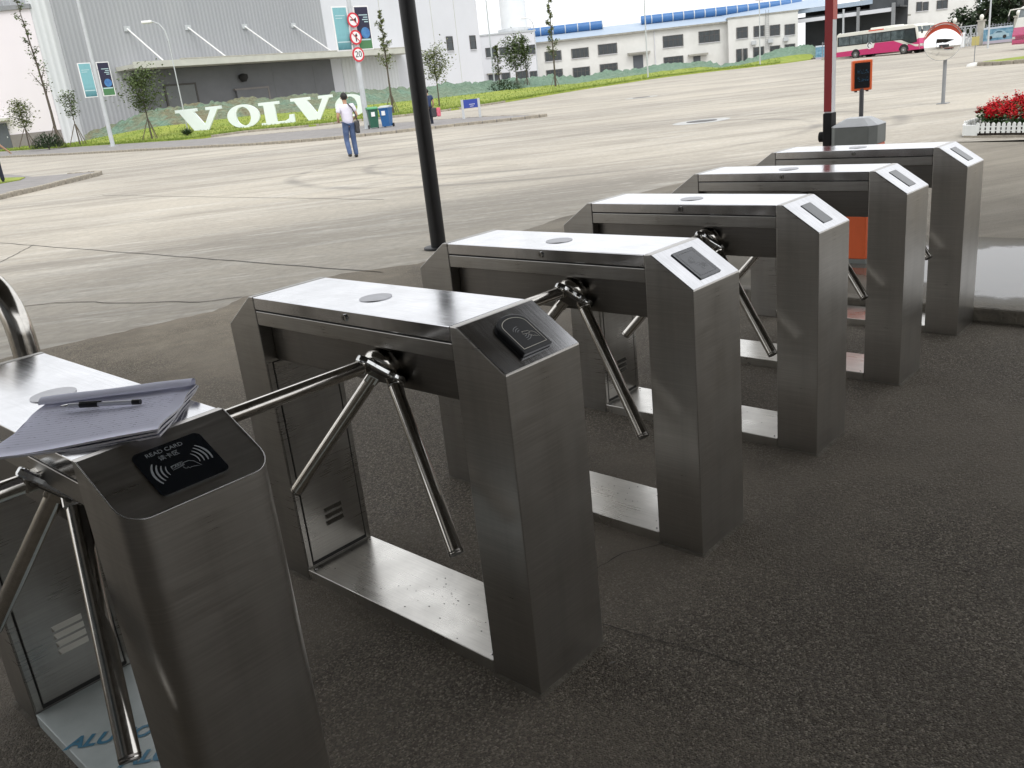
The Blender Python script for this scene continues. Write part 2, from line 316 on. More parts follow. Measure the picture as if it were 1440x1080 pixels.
# ------------------------------------------------------------------ mesh builder
class MB:
    def __init__(s, M=None): s.v = []; s.f = []; s.sm = []; s.mi = []; s.M = M or Matrix()
    def add(s, vs, fs, smooth=False, mi=0, M=None):
        o = len(s.v); T = s.M @ M if M else s.M
        s.v += [tuple(T @ Vector(p)) for p in vs]; s.f += [tuple(i+o for i in f) for f in fs]; s.sm += [smooth]*len(fs); s.mi += [mi]*len(fs)
        return s
    def box(s, x0, y0, z0, x1, y1, z1, bev=0., mi=0, M=None):
        if bev:
            bm = bmesh.new(); bmesh.ops.create_cube(bm, size=1.)
            for v in bm.verts: v.co = Vector((x0+(v.co.x+.5)*(x1-x0), y0+(v.co.y+.5)*(y1-y0), z0+(v.co.z+.5)*(z1-z0)))
            bmesh.ops.bevel(bm, geom=list(bm.edges), offset=bev, segments=2, profile=.5, affect='EDGES')
            s.bm(bm, mi=mi, M=M); return s
        vs = [(x0,y0,z0),(x1,y0,z0),(x1,y1,z0),(x0,y1,z0),(x0,y0,z1),(x1,y0,z1),(x1,y1,z1),(x0,y1,z1)]
        return s.add(vs, [(0,3,2,1),(4,5,6,7),(0,1,5,4),(1,2,6,5),(2,3,7,6),(3,0,4,7)], mi=mi, M=M)
    def bm(s, bm, smooth=False, mi=0, M=None):
        bm.verts.index_update(); s.add([v.co[:] for v in bm.verts], [[v.index for v in f.verts] for f in bm.faces], smooth, mi, M); bm.free(); return s
    def prism(s, poly, h0, h1, axis='z', bev=0., mi=0, M=None, segs=2):
        """poly: 2-D outline (counter-clockwise), extruded along axis from h0 to h1"""
        def P(a, b, h): return {'z': (a, b, h), 'x': (h, a, b), 'y': (a, h, b)}[axis]
        bm = bmesh.new(); n = len(poly)
        lo = [bm.verts.new(P(a, b, h0)) for a, b in poly]; hi = [bm.verts.new(P(a, b, h1)) for a, b in poly]
        bm.faces.new(lo[::-1]); bm.faces.new(hi)
        for i in range(n): bm.faces.new((lo[i], lo[(i+1) % n], hi[(i+1) % n], hi[i]))
        bmesh.ops.recalc_face_normals(bm, faces=list(bm.faces))
        if bev: bmesh.ops.bevel(bm, geom=list(bm.edges), offset=bev, segments=segs, profile=.5, affect='EDGES')
        return s.bm(bm, mi=mi, M=M)
    def tube(s, pts, rad, n=12, caps=True, smooth=True, mi=0, M=None):
        pts = [Vector(p) for p in pts]; rs = rad if isinstance(rad, (list, tuple)) else [rad]*len(pts)
        vs = []; fs = []; ref = None
        for i, p in enumerate(pts):
            t = (pts[min(i+1, len(pts)-1)]-pts[max(i-1, 0)]).normalized()
            if ref is None: ref = t.orthogonal().normalized()
            ref = (ref - t*ref.dot(t)).normalized(); b = t.cross(ref)
            vs += [tuple(p + rs[i]*(cos(2*pi*k/n)*ref + sin(2*pi*k/n)*b)) for k in range(n)]
        for i in range(len(pts)-1):
            fs += [(i*n+k, i*n+(k+1) % n, (i+1)*n+(k+1) % n, (i+1)*n+k) for k in range(n)]
        s.add(vs, fs, smooth, mi, M)
        if caps: s.add(vs[:n], [tuple(range(n-1, -1, -1))], False, mi, M); s.add(vs[-n:], [tuple(range(n))], False, mi, M)
        return s
    def lathe(s, prof, n=24, mi=0, M=None, smooth=True):
        vs = [(r*cos(2*pi*k/n), r*sin(2*pi*k/n), z) for r, z in prof for k in range(n)]
        fs = [(i*n+k, i*n+(k+1) % n, (i+1)*n+(k+1) % n, (i+1)*n+k) for i in range(len(prof)-1) for k in range(n)]
        return s.add(vs, fs, smooth, mi, M)
    def ribbon(s, pts, wd, z=0.):
        """flat strip along plan points, wd wide"""
        vs = []; fs = []
        for i, p in enumerate(pts):
            a = pts[max(i-1, 0)]; b = pts[min(i+1, len(pts)-1)]; d = Vector((b[0]-a[0], b[1]-a[1])).normalized(); ww = wd[i] if isinstance(wd, list) else wd
            zz = p[2] if len(p) > 2 else z
            vs += [(p[0]-d.y*ww/2, p[1]+d.x*ww/2, zz), (p[0]+d.y*ww/2, p[1]-d.x*ww/2, zz)]
            if i: fs.append((2*i-2, 2*i-1, 2*i+1, 2*i))
        return s.add(vs, fs)
    def mesh(s, name, mats):
        me = bpy.data.meshes.new(name); me.from_pydata(s.v, [], s.f)
        for m in (mats if isinstance(mats, (list, tuple)) else [mats]): me.materials.append(MATS[m] if isinstance(m, str) else m)
        me.polygons.foreach_set('use_smooth', s.sm); me.polygons.foreach_set('material_index', s.mi); me.update(); return me
    def build(s, name, mats, parent=None): return link(name, s.mesh(name, mats), parent)
def link(name, me, parent=None, M=None):
    o = bpy.data.objects.new(name, me); COL.objects.link(o)
    if parent: o.parent = parent
    if M: o.matrix_local = M
    return o
def tag(o, label=None, cat=None, group=None, kind=None):
    if label: o['label'] = label
    if cat: o['category'] = cat
    if group: o['group'] = group
    if kind: o['kind'] = kind
    return o
def thing(name, loc, label, cat, group=None, rz=0.):
    o = bpy.data.objects.new(name, None); COL.objects.link(o); o.location = loc; o.rotation_euler = (0, 0, rz); o.empty_display_size = .2
    return tag(o, label, cat, group)
def text_mesh(body, size, ext=0., shear=0., bold=0.):
    cu = bpy.data.curves.new('txt', 'FONT'); cu.body = body; cu.size = size; cu.extrude = ext; cu.align_x = 'CENTER'; cu.align_y = 'CENTER'; cu.shear = shear; cu.offset = bold; cu.resolution_u = 3
    o = bpy.data.objects.new('txt', cu); COL.objects.link(o)
    me = bpy.data.meshes.new_from_object(o.evaluated_get(bpy.context.evaluated_depsgraph_get()))
    bpy.data.objects.remove(o); bpy.data.curves.remove(cu); return me
def text(name, body, size, m, parent, M, ext=0., shear=0., bold=0.):
    me = text_mesh(body, size, ext, shear, bold); me.transform(M); me.materials.clear(); me.materials.append(MATS[m]); return link(name, me, parent)
def rounded(x0, y0, x1, y1, r, n=5):
    out = []
    for cx, cy, a0 in ((x1-r, y1-r, 0), (x0+r, y1-r, 90), (x0+r, y0+r, 180), (x1-r, y0+r, 270)):
        out += [(cx+r*cos(RAD(a0+90*k/n)), cy+r*sin(RAD(a0+90*k/n))) for k in range(n+1)]
    return out
def zg(x, y):
    d = min(hypot(x, y), 170); az = abs(degrees(atan2(x, y))); t = max(0, d-44)
    return (1-.75*min(1, max(0, (az-57)/13)))*.011*(sqrt(t*t+100)-10)
def nz(x, y, z=0., s=1.): return mnoise.noise(Vector((x*s, y*s, z*s)))

# ------------------------------------------------------------------ setting: yard, asphalt, island
rs = [0, 3, 6, 9, 12, 16, 20, 25, 30, 36, 42, 46, 50, 55, 60, 66, 74, 82, 92, 104, 118, 134, 152, 170, 220, 320, 600, 1400]
na = 96; mb = MB(); vs_ = []; fs_ = []
for r in rs:
    for k in range(na):
        a = 2*pi*k/na; x, y = r*sin(a), r*cos(a); vs_.append((x, y, zg(x, y)))
for i in range(len(rs)-1):
    for k in range(na):
        q = (i*na+k, (i+1)*na+k, (i+1)*na+(k+1) % na, i*na+(k+1) % na)
        fs_.append(q[::-1] if i else (q[0], q[2], q[1]))
yard = tag(mb.add(vs_, fs_, True).build('concrete_yard', 'concrete'), kind='structure')
def jag(a, b, n, amp):
    out = []
    for i in range(n+1):
        t = i/n; e = amp*random.uniform(-1, 1)*(0 if i in (0, n) else 1); dx, dy = b[0]-a[0], b[1]-a[1]; l = hypot(dx, dy)
        out.append((a[0]+dx*t-dy/l*e, a[1]+dy*t+dx/l*e))
    return out
for a, b, wd in (((4.95, 6.3), (4.55, 16), .022), ((4.55, 16), (4.4, 30), .02), ((4.66, 14), (3.2, 11.9), .018), ((8.9, 11), (9.15, 22), .02), ((13.3, 31.4), (19.8, 30.5), .05), ((13.2, 12), (13.5, 20), .018), ((17.9, 18), (18.2, 27), .025)):
    MB().ribbon(jag(a, b, 24, .015), wd, .004).build('joint', 'joint', yard)
MB().ribbon(jag((2.4, 9.4), (2.95, 8.75), 8, .03)+jag((2.95, 8.75), (3.55, 7.1), 14, .03)+jag((3.55, 7.1), (3.82, 6.86), 3, .02), .014, .004).build('crack', 'crack', yard)
for cx_, cy_, r in ((22.3, 13.2, .42), (44.7, 30.4, .5)):
    z = zg(cx_, cy_)
    p = MB().prism([(cx_+1.15*r*cos(2*pi*i/20)*(2.+.3*nz(i, 1)), cy_+1.15*r*sin(2*pi*i/20)*(1.5+.3*nz(i, 2))) for i in range(20)], z+.002, z+.006).build('concrete_patch', mat('patch', (.50, .50, .49), .9, noise=(3, .6)), yard)
    m_ = MB().prism([(cx_+r*cos(2*pi*i/24), cy_+r*sin(2*pi*i/24)) for i in range(24)], z+.006, z+.015)
    m_.build('manhole_cover', mat('manhole', (.10, .098, .095), .7, noise=(10, .5)), yard)

edge = [(-40, 8.4), (-12, 7.6), (-4, 7.25)] + jag((-4, 7.25), (2.07, 6.95), 30, .05)[1:] + jag((2.07, 6.95), (3.39, 6.60), 16, .03)[1:] + jag((3.39, 6.6), (3.82, 6.84), 5, .03)[1:] + jag((3.82, 6.84), (4.79, 6.70), 10, .03)[1:] + \
    jag((4.79, 6.70), (5.34, 6.24), 8, .02)[1:] + jag((5.34, 6.24), (6.79, 6.38), 14, .02)[1:] + jag((6.79, 6.38), (9.8, 6.62), 20, .03)[1:] + jag((9.8, 6.62), (14.4, 6.3), 20, .04)[1:] + [(14.5, 4.5), (14.2, 3.2), (14.0, 0), (14.0, -40)]
mb = MB(); n = len(edge); vs_ = [(x, y, .004) for x, y in edge] + [(-40 if i < 3 else min(x, 14.0), -40, .004) for i, (x, y) in enumerate(edge)]
mb.add(vs_, [(i, i+n, i+1+n, i+1) for i in range(n-2)])
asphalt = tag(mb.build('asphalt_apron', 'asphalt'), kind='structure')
for pts in ([(1.60, 1.47), (1.67, 1.37), (1.69, 1.24), (1.72, 1.06), (1.73, .92), (1.735, .87)], [(1.9, 1.56), (2.03, 1.545), (2.15, 1.47)]):
    q = []
    for a, b in zip(pts[:-1], pts[1:]): q += jag(a, b, 5, .004)[:-1]
    MB().ribbon(q+[pts[-1]], [.002+.0025*random.random() for _ in range(len(q)+1)], .0075).build('crack', 'crack', asphalt)
# mortar skirts where each housing is bedded in the asphalt
mb = MB()
isl = [(5.12, -12), (7.1, -12), (7.1, 3.6)] + [(6.1+1.0*cos(RAD(a)), 3.6+.35*sin(RAD(a))) for a in (30, 60, 90, 120, 150)] + [(5.12, 3.6)]
island = tag(MB().prism(isl, .0, .072, bev=.012).build('traffic_island', 'island_concrete'), kind='structure')
y = -3.
while y < 3.3:
    l_ = .98
    MB().box(5.088, y, 0, 5.20, y+l_-.012, .082+.006*random.random(), bev=.014).build('kerbstone', 'kerb_dirty', island); y += l_
# grit and litter on the asphalt
mb = MB()
for i in range(900):
    x = random.uniform(.2, 4.9); y = random.uniform(.2, 6.6); r = random.uniform(.0015, .004)*(1.5 if random.random() < .06 else 1)
    a = random.uniform(0, 6); mb.add([(x+r*cos(a+k*2.1)*random.uniform(.7, 1.2), y+r*sin(a+k*2.1), .004) for k in range(3)]+[(x, y, .004+r*.9)], [(0, 1, 3), (1, 2, 3), (2, 0, 3)])
for i in range(46):                                   # pale chips and dry leaf bits
    x = random.uniform(.9, 5.0); y = random.uniform(.1, 1.6) if i % 3 else random.uniform(1.5, 5); a = random.uniform(0, 6); l_ = random.uniform(.005, .014)
    mb.add([(x+l_*cos(a), y+l_*sin(a), .0065), (x+.3*l_*cos(a+1.6), y+.3*l_*sin(a+1.6), .008), (x-l_*cos(a), y-l_*sin(a), .0062), (x+.3*l_*cos(a-1.6), y+.3*l_*sin(a-1.6), .0075)], [(0, 1, 2, 3)])
tag(mb.build('grit', 'pebble'), label='scattered light grit lying on the dark asphalt', cat='grit', kind='stuff')

# ------------------------------------------------------------------ gate canopy: roof over the lanes (shades the foreground) and its posts
CAN = thing('gate_canopy', (6.0, 6.65, 0), 'black round steel post of the gate canopy rising from asphalt edge behind the turnstiles', 'canopy')
def cpost(x, y):
    mb = MB(); mb.tube([(x, y, 0), (x, y, 6.5)], .078, 28); o = mb.build('post', 'post_black', CAN)
    f = MB().lathe([(.0, .018), (.15, .018), (.155, .014), (.155, 0)], 24, M=Matrix.Translation((x, y, .004))).build('base_flange', 'post_black', o)
cpost(0, 0); cpost(-14.5, 0); cpost(0, -14.2); cpost(-14.5, -14.2)
MB().box(-15.2, -15, 6.5, 1.75, .10, 6.88, bev=.02).build('roof', ['soffit'], CAN)
MB().box(-15.26, -15.06, 6.60, 1.81, .16, 6.96, bev=.02).build('fascia', 'fascia', CAN)

# added booth, out of view, to darken reflections in the steel's left faces
gh = thing('added_booth', (-5.1, -9.0, 0), 'added low grey booth out of view, darkening the steel reflections', 'booth')
MB().box(0, 0, 0, 3.6, 12.0, 3.1, bev=.02).build('wall', 'added_booth_wall', gh); MB().box(-.2, -.2, 3.1, 3.8, 12.2, 3.3, bev=.02).build('roof', 'fascia', gh)
for y_ in (1.0, 4.2, 7.0, 9.5):
    wn = MB().box(3.6, y_, 1.0, 3.66, y_+2.2, 2.4).build('window', 'frame_dark', gh); MB().box(3.661, y_+.08, 1.08, 3.67, y_+2.12, 2.32).build('pane', 'glass_dark', wn)
# ------------------------------------------------------------------ turnstiles
L, WD, H, CX, CZ, D = 1.19, .272, .98, .144, .099, .166
ARM_DIRS = [Vector((-1, 0, 0)), Vector((-.25, -.612, -.75)).normalized(), Vector((-.25, .612, -.75)).normalized()]
def chamfer_frame(cx, cz, zb, wd, off=0.):
    """matrix whose xy plane is the sloping reader face: x across, y up the slope, z out of the face, origin at its centre"""
    ys = Vector((0, cx, cz)).normalized(); xs = Vector((1, 0, 0)); zs = xs.cross(ys); c = Vector((wd/2, cx/2, zb+cz/2)) + zs*off
    return Matrix(((xs.x, ys.x, zs.x, c.x), (xs.y, ys.y, zs.y, c.y), (xs.z, ys.z, zs.z, c.z), (0, 0, 0, 1)))
def arc_strip(cx, cy, r, a0, a1, w0, n=10):
    a = [a0+(a1-a0)*k/n for k in range(n+1)]
    ws = [w0*(.35+.65*sin(pi*(k/n)*.8+.35)) for k in range(n+1)]
    return [(cx+(r+ws[k]/2)*cos(RAD(t)), cy+(r+ws[k]/2)*sin(RAD(t))) for k, t in enumerate(a)] + [(cx+(r-ws[k]/2)*cos(RAD(t)), cy+(r-ws[k]/2)*sin(RAD(t))) for k, t in reversed(list(enumerate(a)))]
def flat(mb, poly, z=0.):
    n = len(poly)
    if n > 4 and n % 2 == 0:
        h = n//2; mb.add([(x, y, z) for x, y in poly], [(i, i+1, n-2-i, n-1-i)[::-1] for i in range(h-1)])
    else: mb.add([(x, y, z) for x, y in poly], [tuple(range(n))])
def lines(mb, pts, wd, z=0.):
    mb.ribbon([(x, y, z) for x, y in pts], wd)
HAND = [((-.020, .008), (.006, .010), (.005, .000), (-.021, -.003), (-.020, .008)),
        ((.006, .006), (.018, .006), (.026, .000), (.034, -.018), (.022, -.014), (.014, -.012), (.010, -.014), (.008, -.008), (.006, -.012), (.002, -.010), (.000, -.004))]
def strokes(M, m, parent, polys=(), paths=()):
    """printed marks: every stroke is a thin flat mesh of its own"""
    for p in polys: mb = MB(M); flat(mb, p); mb.build('print', m, parent)
    for pts, wd in paths: mb = MB(M); lines(mb, pts, wd); mb.build('print', m, parent)
def hand(k): return [([(x*k, y*k) for x, y in h], .0011*k) for h in HAND]

def make_hub(root, apex):
    """tripod head: round flange on the side box, rounded-triangle cap facing out and down, three hinged arms"""
    n = Vector((-1, 0, -1)).normalized(); a = Vector(apex); ex = Vector((0, 1, 0)); ey = n.cross(ex)
    Mh = Matrix(((ex.x, ey.x, n.x, a.x), (ex.y, ey.y, n.y, a.y), (ex.z, ey.z, n.z, a.z), (0, 0, 0, 1)))
    hub = MB().lathe([(.0, -.012), (.038, -.012), (.046, .0), (.052, .008), (.052, .026), (.046, .032), (.0, .032)], 28, M=Mh).build('tripod_hub', 'steel_tube', root)
    # almond-like cap: rounded triangle with its corners over the arm roots
    out = []
    angs = []
    for d in ARM_DIRS:
        p = d - n*d.dot(n); angs.append(atan2(p.dot(ey), p.dot(ex)))
    for k in range(48):
        t = 2*pi*k/48; c = max(cos(3*(t-angs[0])), -1); r = .050 + .030*((c+1)/2)**1.6
        out.append((r*cos(t), r*sin(t)))
    MB(Mh).prism(out, .030, .050, bev=.006).build('hub_cap', 'chrome', hub)
    MB(Mh).prism([(x*.72, y*.72) for x, y in out], .0505, .0535, bev=.0015).build('cap_face', 'steel_dark', hub)
    for d, t in zip(ARM_DIRS, angs):
        r0 = a + d*.062; tip = a + d*.552; sd_ = Vector((-d.y, d.x, 0)); sd_ = (sd_ if sd_.length > .1 else Vector((0, 1, 0))).normalized()
        arm = MB().tube([r0, tip], .0188, 24).build('arm', 'steel_tube', root)
        MB().tube([tip-d*.006, tip+d*.003], [.0194, .0180], 24).build('arm_end_cap', 'steel_dark', arm)
        br = MB()
        q = d.cross(n).normalized(); Mx = Matrix(((q.x, d.x, d.cross(q).x*-1, r0.x), (q.y, d.y, d.cross(q).y*-1, r0.y), (q.z, d.z, d.cross(q).z*-1, r0.z), (0, 0, 0, 1)))
        br.box(-.019, -.024, -.017, .019, .024, .017, bev=.005, M=Mx); br.build('hinge_bracket', 'steel_tube', arm)
        MB(Mx).tube([(-.022, .008, 0), (.022, .008, 0)], .0065, 12).build('hinge_pin', 'steel_dark', arm)

def post_profile(mirror=False):
    p = [(0, 0), (D, 0), (D, H), (CX, H), (0, H-CZ)]
    return [(L-a, b) for a, b in p][::-1] if mirror else p
def make_turnstile(loc, label, reader, first=False, rz=0., apex=(.030, .467, .852), cx=CX, zb=H-CZ, wd=WD, louv=3):
    t = thing('tripod_turnstile', loc, label, 'turnstile', 'tripod turnstiles in a row under the canopy', rz)
    # near post
    if first:
        r = .042; outl = [(wd, D), (wd, cx), (wd, r)] + [(wd-r+r*cos(RAD(a)), r-r*sin(RAD(a))) for a in (15, 30, 45, 60, 75)] + [(wd-r, 0), (r, 0)] + [(r-r*sin(RAD(a)), r-r*cos(RAD(a))) for a in (15, 30, 45, 60, 75)] + [(0, r), (0, cx), (0, D)]
        zt = lambda u: H if u >= cx-1e-6 else zb+(H-zb)*u/cx
        n = len(outl); mb = MB()
        lo = [(x, u, 0) for x, u in outl]; hi = [(x, u, zt(u)) for x, u in outl]
        mb.add(lo+hi, [(i, i+n, i+1+n, i+1) for i in range(n-1)], True); mb.add([lo[0], lo[-1], hi[-1], hi[0]], [(0, 1, 2, 3)])
        mb.add(hi[1:-1], [tuple(range(n-2))[::-1]]); mb.add([hi[0], hi[1], hi[-2], hi[-1]], [(0, 3, 2, 1)])
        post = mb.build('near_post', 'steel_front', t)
        # bright folded rim round the sloping face
        rim = [Vector(p)+Vector((0, -.0006, .0003)) for p in hi[1:-1]]
        MB().tube(rim, .0011, 6).build('rim', 'chrome', post)
    else:
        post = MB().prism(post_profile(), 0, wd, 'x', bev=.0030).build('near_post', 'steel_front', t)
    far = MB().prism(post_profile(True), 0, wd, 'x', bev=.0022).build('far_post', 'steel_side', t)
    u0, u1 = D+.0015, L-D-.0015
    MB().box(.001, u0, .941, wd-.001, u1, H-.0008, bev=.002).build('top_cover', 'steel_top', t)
    MB().box(.006, u0-.001, .936, wd-.006, u1+.001, .9412).build('cover_seam', 'seam_dark', t)
    MB().box(.0015, u0, .893, wd-.0015, u1, .9365, bev=.0018).build('side_rail', 'steel_side', t)
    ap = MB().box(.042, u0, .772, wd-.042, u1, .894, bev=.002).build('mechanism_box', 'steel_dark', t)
    bp = MB().box(.0012, u0, 0, wd-.0012, u1, .042, bev=.002).build('base_plate', 'film' if first else 'steel_plate', t)
    # round disc on the cover and cover lock
    MB().prism([(wd/2+.046*cos(2*pi*k/36), .605+.046*sin(2*pi*k/36)) for k in range(36)], H-.0006, H+.0012).build('cover_disc', 'disc_grey', t)
    lk = MB().tube([(.002, .575, .960), (-.004, .575, .960)], .010, 20).build('cover_lock', 'chrome', t)
    MB().box(-.0046, .5738, .955, -.0038, .5762, .965).build('keyhole', 'seam_dark', lk)
    # inner door of the far post, facing the near post
    yf = L-D
    MB().box(.022, yf-.0012, .046, wd-.022, yf+.002, .768).build('door_gap', 'seam_dark', far)
    dr = MB().box(.026, yf-.004, .060, wd-.026, yf, .766, bev=.0012).build('door', 'steel_side', far)
    for xx in ((.004, .021), (wd-.021, wd-.004)): MB().box(xx[0], yf-.0035, .046, xx[1], yf+.001, .77, bev=.001).build('door_frame', 'steel_side', far)
    if not first:
        dl = MB().tube([(wd*.55, yf-.003, .655), (wd*.55, yf-.009, .655)], .012, 20).build('door_lock', 'chrome', far)
        MB().box(wd*.55-.0012, yf-.0098, .650, wd*.55+.0012, yf-.0088, .660).build('keyhole', 'seam_dark', dl)
    for k in range(louv):
        z = .17+.024*k+(.012 if first else 0); mb = MB()
        hw = .040 if first else .036; prof = [(-.0035, -.008), (-.013, -.005), (-.0135, -.002), (-.0035, .008)]
        mb.add([(wd*.5-hw+(.004 if i in (1, 2) else 0), yf+a, z+b) for i, (a, b) in enumerate(prof)] + [(wd*.5+hw-(.004 if i in (1, 2) else 0), yf+a, z+b) for i, (a, b) in enumerate(prof)], [(0, 4, 5, 1), (1, 5, 6, 2), (2, 6, 7, 3), (0, 1, 2, 3), (7, 6, 5, 4)])
        mb.build('louvre', 'louvre_pale' if first else 'chrome', far)  # paler colour on the nearest turnstile's louvres
    if not first:                                             # trodden-in dirt on the base plate
        sp_ = MB()
        for k in range(44):
            x, y = random.uniform(.01, wd-.01), random.uniform(u0+.02, u1-.02)
            if k < 24: x, y = wd*.62+random.gauss(0, .035), .52+random.gauss(0, .07)
            r = random.uniform(.0008, .0026)
            sp_.add([(x+r*cos(a), y+r*1.4*sin(a), .0424) for a in (0, 1.2, 2.5, 3.8, 5.0)], [(0, 1, 2, 3, 4)])
        tag(sp_.build('dirt_specks', 'seam_dark', bp), kind='stuff')
        for x, y in ((.02, u0+.02), (wd-.02, u0+.02), (.02, u1-.02), (wd-.02, u1-.02)):
            MB().lathe([(.0045, 0), (.004, .0016), (.0005, .002)], 10, M=Matrix.Translation((x, y, .0418))).build('screw', 'chrome', bp)
    make_hub(t, apex)
    # bedding mortar round the posts
    for a, b in ((-.02, D+.01), (L-D-.01, L+.02)):
        pts = rounded(-.011, a+.009, wd+.011, b-.009, .01, 3); mb = MB()
        n = len(pts); mb.add([(x+.006*nz(x*30, y*30), y+.006*nz(y*30, x*30), .0045) for x, y in pts]+[(min(max(x, .0), wd), min(max(y, a+.02), b-.02), .008) for x, y in pts], [(i, (i+1) % n, n+(i+1) % n, n+i) for i in range(n)]); mb.build('mortar_bed', 'grime', t)
    Mf = chamfer_frame(cx, H-zb, zb, wd, .0004); hl = hypot(cx, H-zb)/2
    if not first: MB(Mf).prism([(-wd/2+.003, -hl+.003), (wd/2-.003, -hl+.003), (wd/2-.003, hl-.003), (-wd/2+.003, hl-.003)], 0, .0006).build('reader_face', 'steel_top', t)
    reader(t, chamfer_frame(cx, H-zb, zb, wd, .0010))
    return t

def reader_plate(t, M):          # flat black glass plate with printed symbols
    p = MB(M).prism(rounded(-.062, -.058, .066, .052, .012), 0, .0016).build('card_reader', 'reader_glass', t)
    T = lambda x, y: M @ Matrix.Translation((x, y, .0021))
    text('print', 'READ CARD', .0125, 'print_white', p, T(-.006, .038)); text('print', '读卡区', .0125, 'print_white', p, T(-.006, .022))
    Mt = M @ Matrix.Translation((0, 0, .0021)); pol = []
    for k in range(4):
        r = .024+.0075*k; pol += [arc_strip(-.004, -.012, r, 146-k*1.5, 200+k*2, .0022+.0006*k), arc_strip(.008, -.008, r, -20+k*2, 42, .0022+.0006*k)]
    strokes(Mt, 'print_white', p, pol); strokes(Mt @ Matrix.Translation((0, -.010, 0)), 'print_white', p, (), hand(.85))
    text('print', 'CARD', .008, 'print_white', p, T(-.0065, -.0065))
def reader_arch(t, M):
    def arch(w, h0, h1): return [(-w, h0), (w, h0)] + [(w*cos(RAD(a)), h1+w*.62*sin(RAD(a))) for a in range(0, 181, 15)]
    p = MB(M).prism(arch(.052, -.062, .028), 0, .013, bev=.003).build('card_reader', 'black_plastic', t)
    Mt = M @ Matrix.Translation((0, 0, .0134))
    a = arch(.041, -.050, .022); strokes(Mt, 'print_line', p, (), [(a+[a[0]], .0018)])
    strokes(Mt, 'print_grey', p, [arc_strip(-.004, -.006, .011+.006*k, 80+q, 150+q, .0018) for q in (0, 180) for k in range(3)])
    strokes(Mt @ Matrix.Translation((.012, -.012, .0002)) @ Matrix.Rotation(RAD(-15), 4, 'Z'), 'print_line', p, (), hand(.8))
def reader_square(t, M):
    p = MB(M).prism(rounded(-.060, -.062, .058, .060, .002, 2), 0, .003, bev=.0008).build('card_reader', 'reader_navy', t)
    Mt = M @ Matrix.Translation((0, 0, .0034))
    fr = [([(q[0], q[1]), (q[2], q[1]), (q[2], q[3]), (q[0], q[3]), (q[0], q[1])], .0016) for q in ((-.0595, -.0615, .0575, .0595), (-.046, -.050, .044, .048))]
    strokes(Mt, 'print_grey', p, [arc_strip(.0, -.004, .010+.006*k, a0, a1, .0018) for k in range(4) for a0, a1 in ((75, 165), (-100, -20))], fr)
    strokes(Mt @ Matrix.Translation((.006, -.012, 0)), 'print_grey', p, (), hand(.85))
def reader_window(t, M):
    p = MB(M).prism(rounded(-.040, -.056, .040, .054, .002, 2), 0, .002, bev=.0006).build('card_reader', 'reader_sky_grey', t)
    mb = MB(M @ Matrix.Translation((0, 0, .0023))); lines(mb, [(-.038, -.054), (.038, -.054), (.038, .052), (-.038, .052), (-.038, -.054)], .0014); mb.build('print', 'print_grey', p)

T1 = make_turnstile((.462, 1.33, 0), 'nearest turnstile with rounded corners, read card plate and papers on top', reader_plate, first=True, apex=(.055, .375, .897), cx=.15, zb=.90, wd=.276, louv=4)
make_turnstile((1.335, 1.313, 0), 'second turnstile with a raised black arched card reader and three arms showing', reader_arch)
make_turnstile((2.155, 1.320, 0), 'third turnstile with a framed dark blue card reader', reader_square)
make_turnstile((3.044, 1.335, 0), 'fourth turnstile with grey reader window, standing in front of the orange barrier box', reader_window)
make_turnstile((3.938, 1.338, 0), 'fifth turnstile with grey reader window, second from the traffic island', reader_window)
make_turnstile((4.800, 1.346, 0), 'farthest turnstile standing against the island kerb and puddle', reader_window)
bpf = [c for c in T1.children if c.name.startswith('base_plate')][0]
Mt = Matrix.Translation((.085, .755, .0435)) @ Matrix.Rotation(RAD(-40), 4, 'Z')
text('print', 'ALUCO', .062, 'film_print', bpf, Mt, shear=.25, bold=.0022)
text('print', 'ALUCO', .062, 'film_print', bpf, Matrix.Translation((.145, .575, .0435)) @ Matrix.Rotation(RAD(-40), 4, 'Z'), shear=.25, bold=.0022)

# ------------------------------------------------------------------ register and pen on the nearest turnstile
bk = thing('register_pad', (.606, 1.632, .981), 'folded paper register of lined sheets lying on the nearest turnstile', 'paper pad')
# outline in plan (metres, relative): fold edge far, loose edge near
A_, B_, C_, D_ = Vector((-.055, .205)), Vector((.165, .005)), Vector((-.005, -.178)), Vector((-.235, .0))
def sheet(z0, z1, k, sag):
    """a lined stack: grid between the fold (A-B) and the loose edge (D-C), drooping a little past the housing"""
    n = 10; vs = []; fs = []
    for i in range(n+1):
        for j in range(n+1):
            u, v = i/n, j/n; p = (A_*(1-u)+B_*u)*(1-v)+(D_*(1-u)+C_*u)*v
            p = p + Vector((.006*sin(v*9+k), .004*cos(u*7+k)))*k*.4
            z = z1 + .004*sin(u*5+k)*v - sag*max(0, v-.75)**2*4*(1-u) + .010*max(0, .22-v)
            vs.append((p.x, p.y, z))
    N = len(vs); fs += [(i*(n+1)+j, i*(n+1)+j+1, (i+1)*(n+1)+j+1, (i+1)*(n+1)+j)[::-1] for i in range(n) for j in range(n)]
    ring = [i*(n+1) for i in range(n+1)] + [n*(n+1)+j for j in range(1, n+1)] + [i*(n+1)+n for i in range(n-1, -1, -1)] + [j for j in range(n-1, 0, -1)]
    vs += [(vs[i][0], vs[i][1], vs[i][2]-(z1-z0)) for i in ring]
    m = len(ring); return vs, fs, [(ring[i], N+i, N+(i+1) % m, ring[(i+1) % m])[::-1] for i in range(m)]
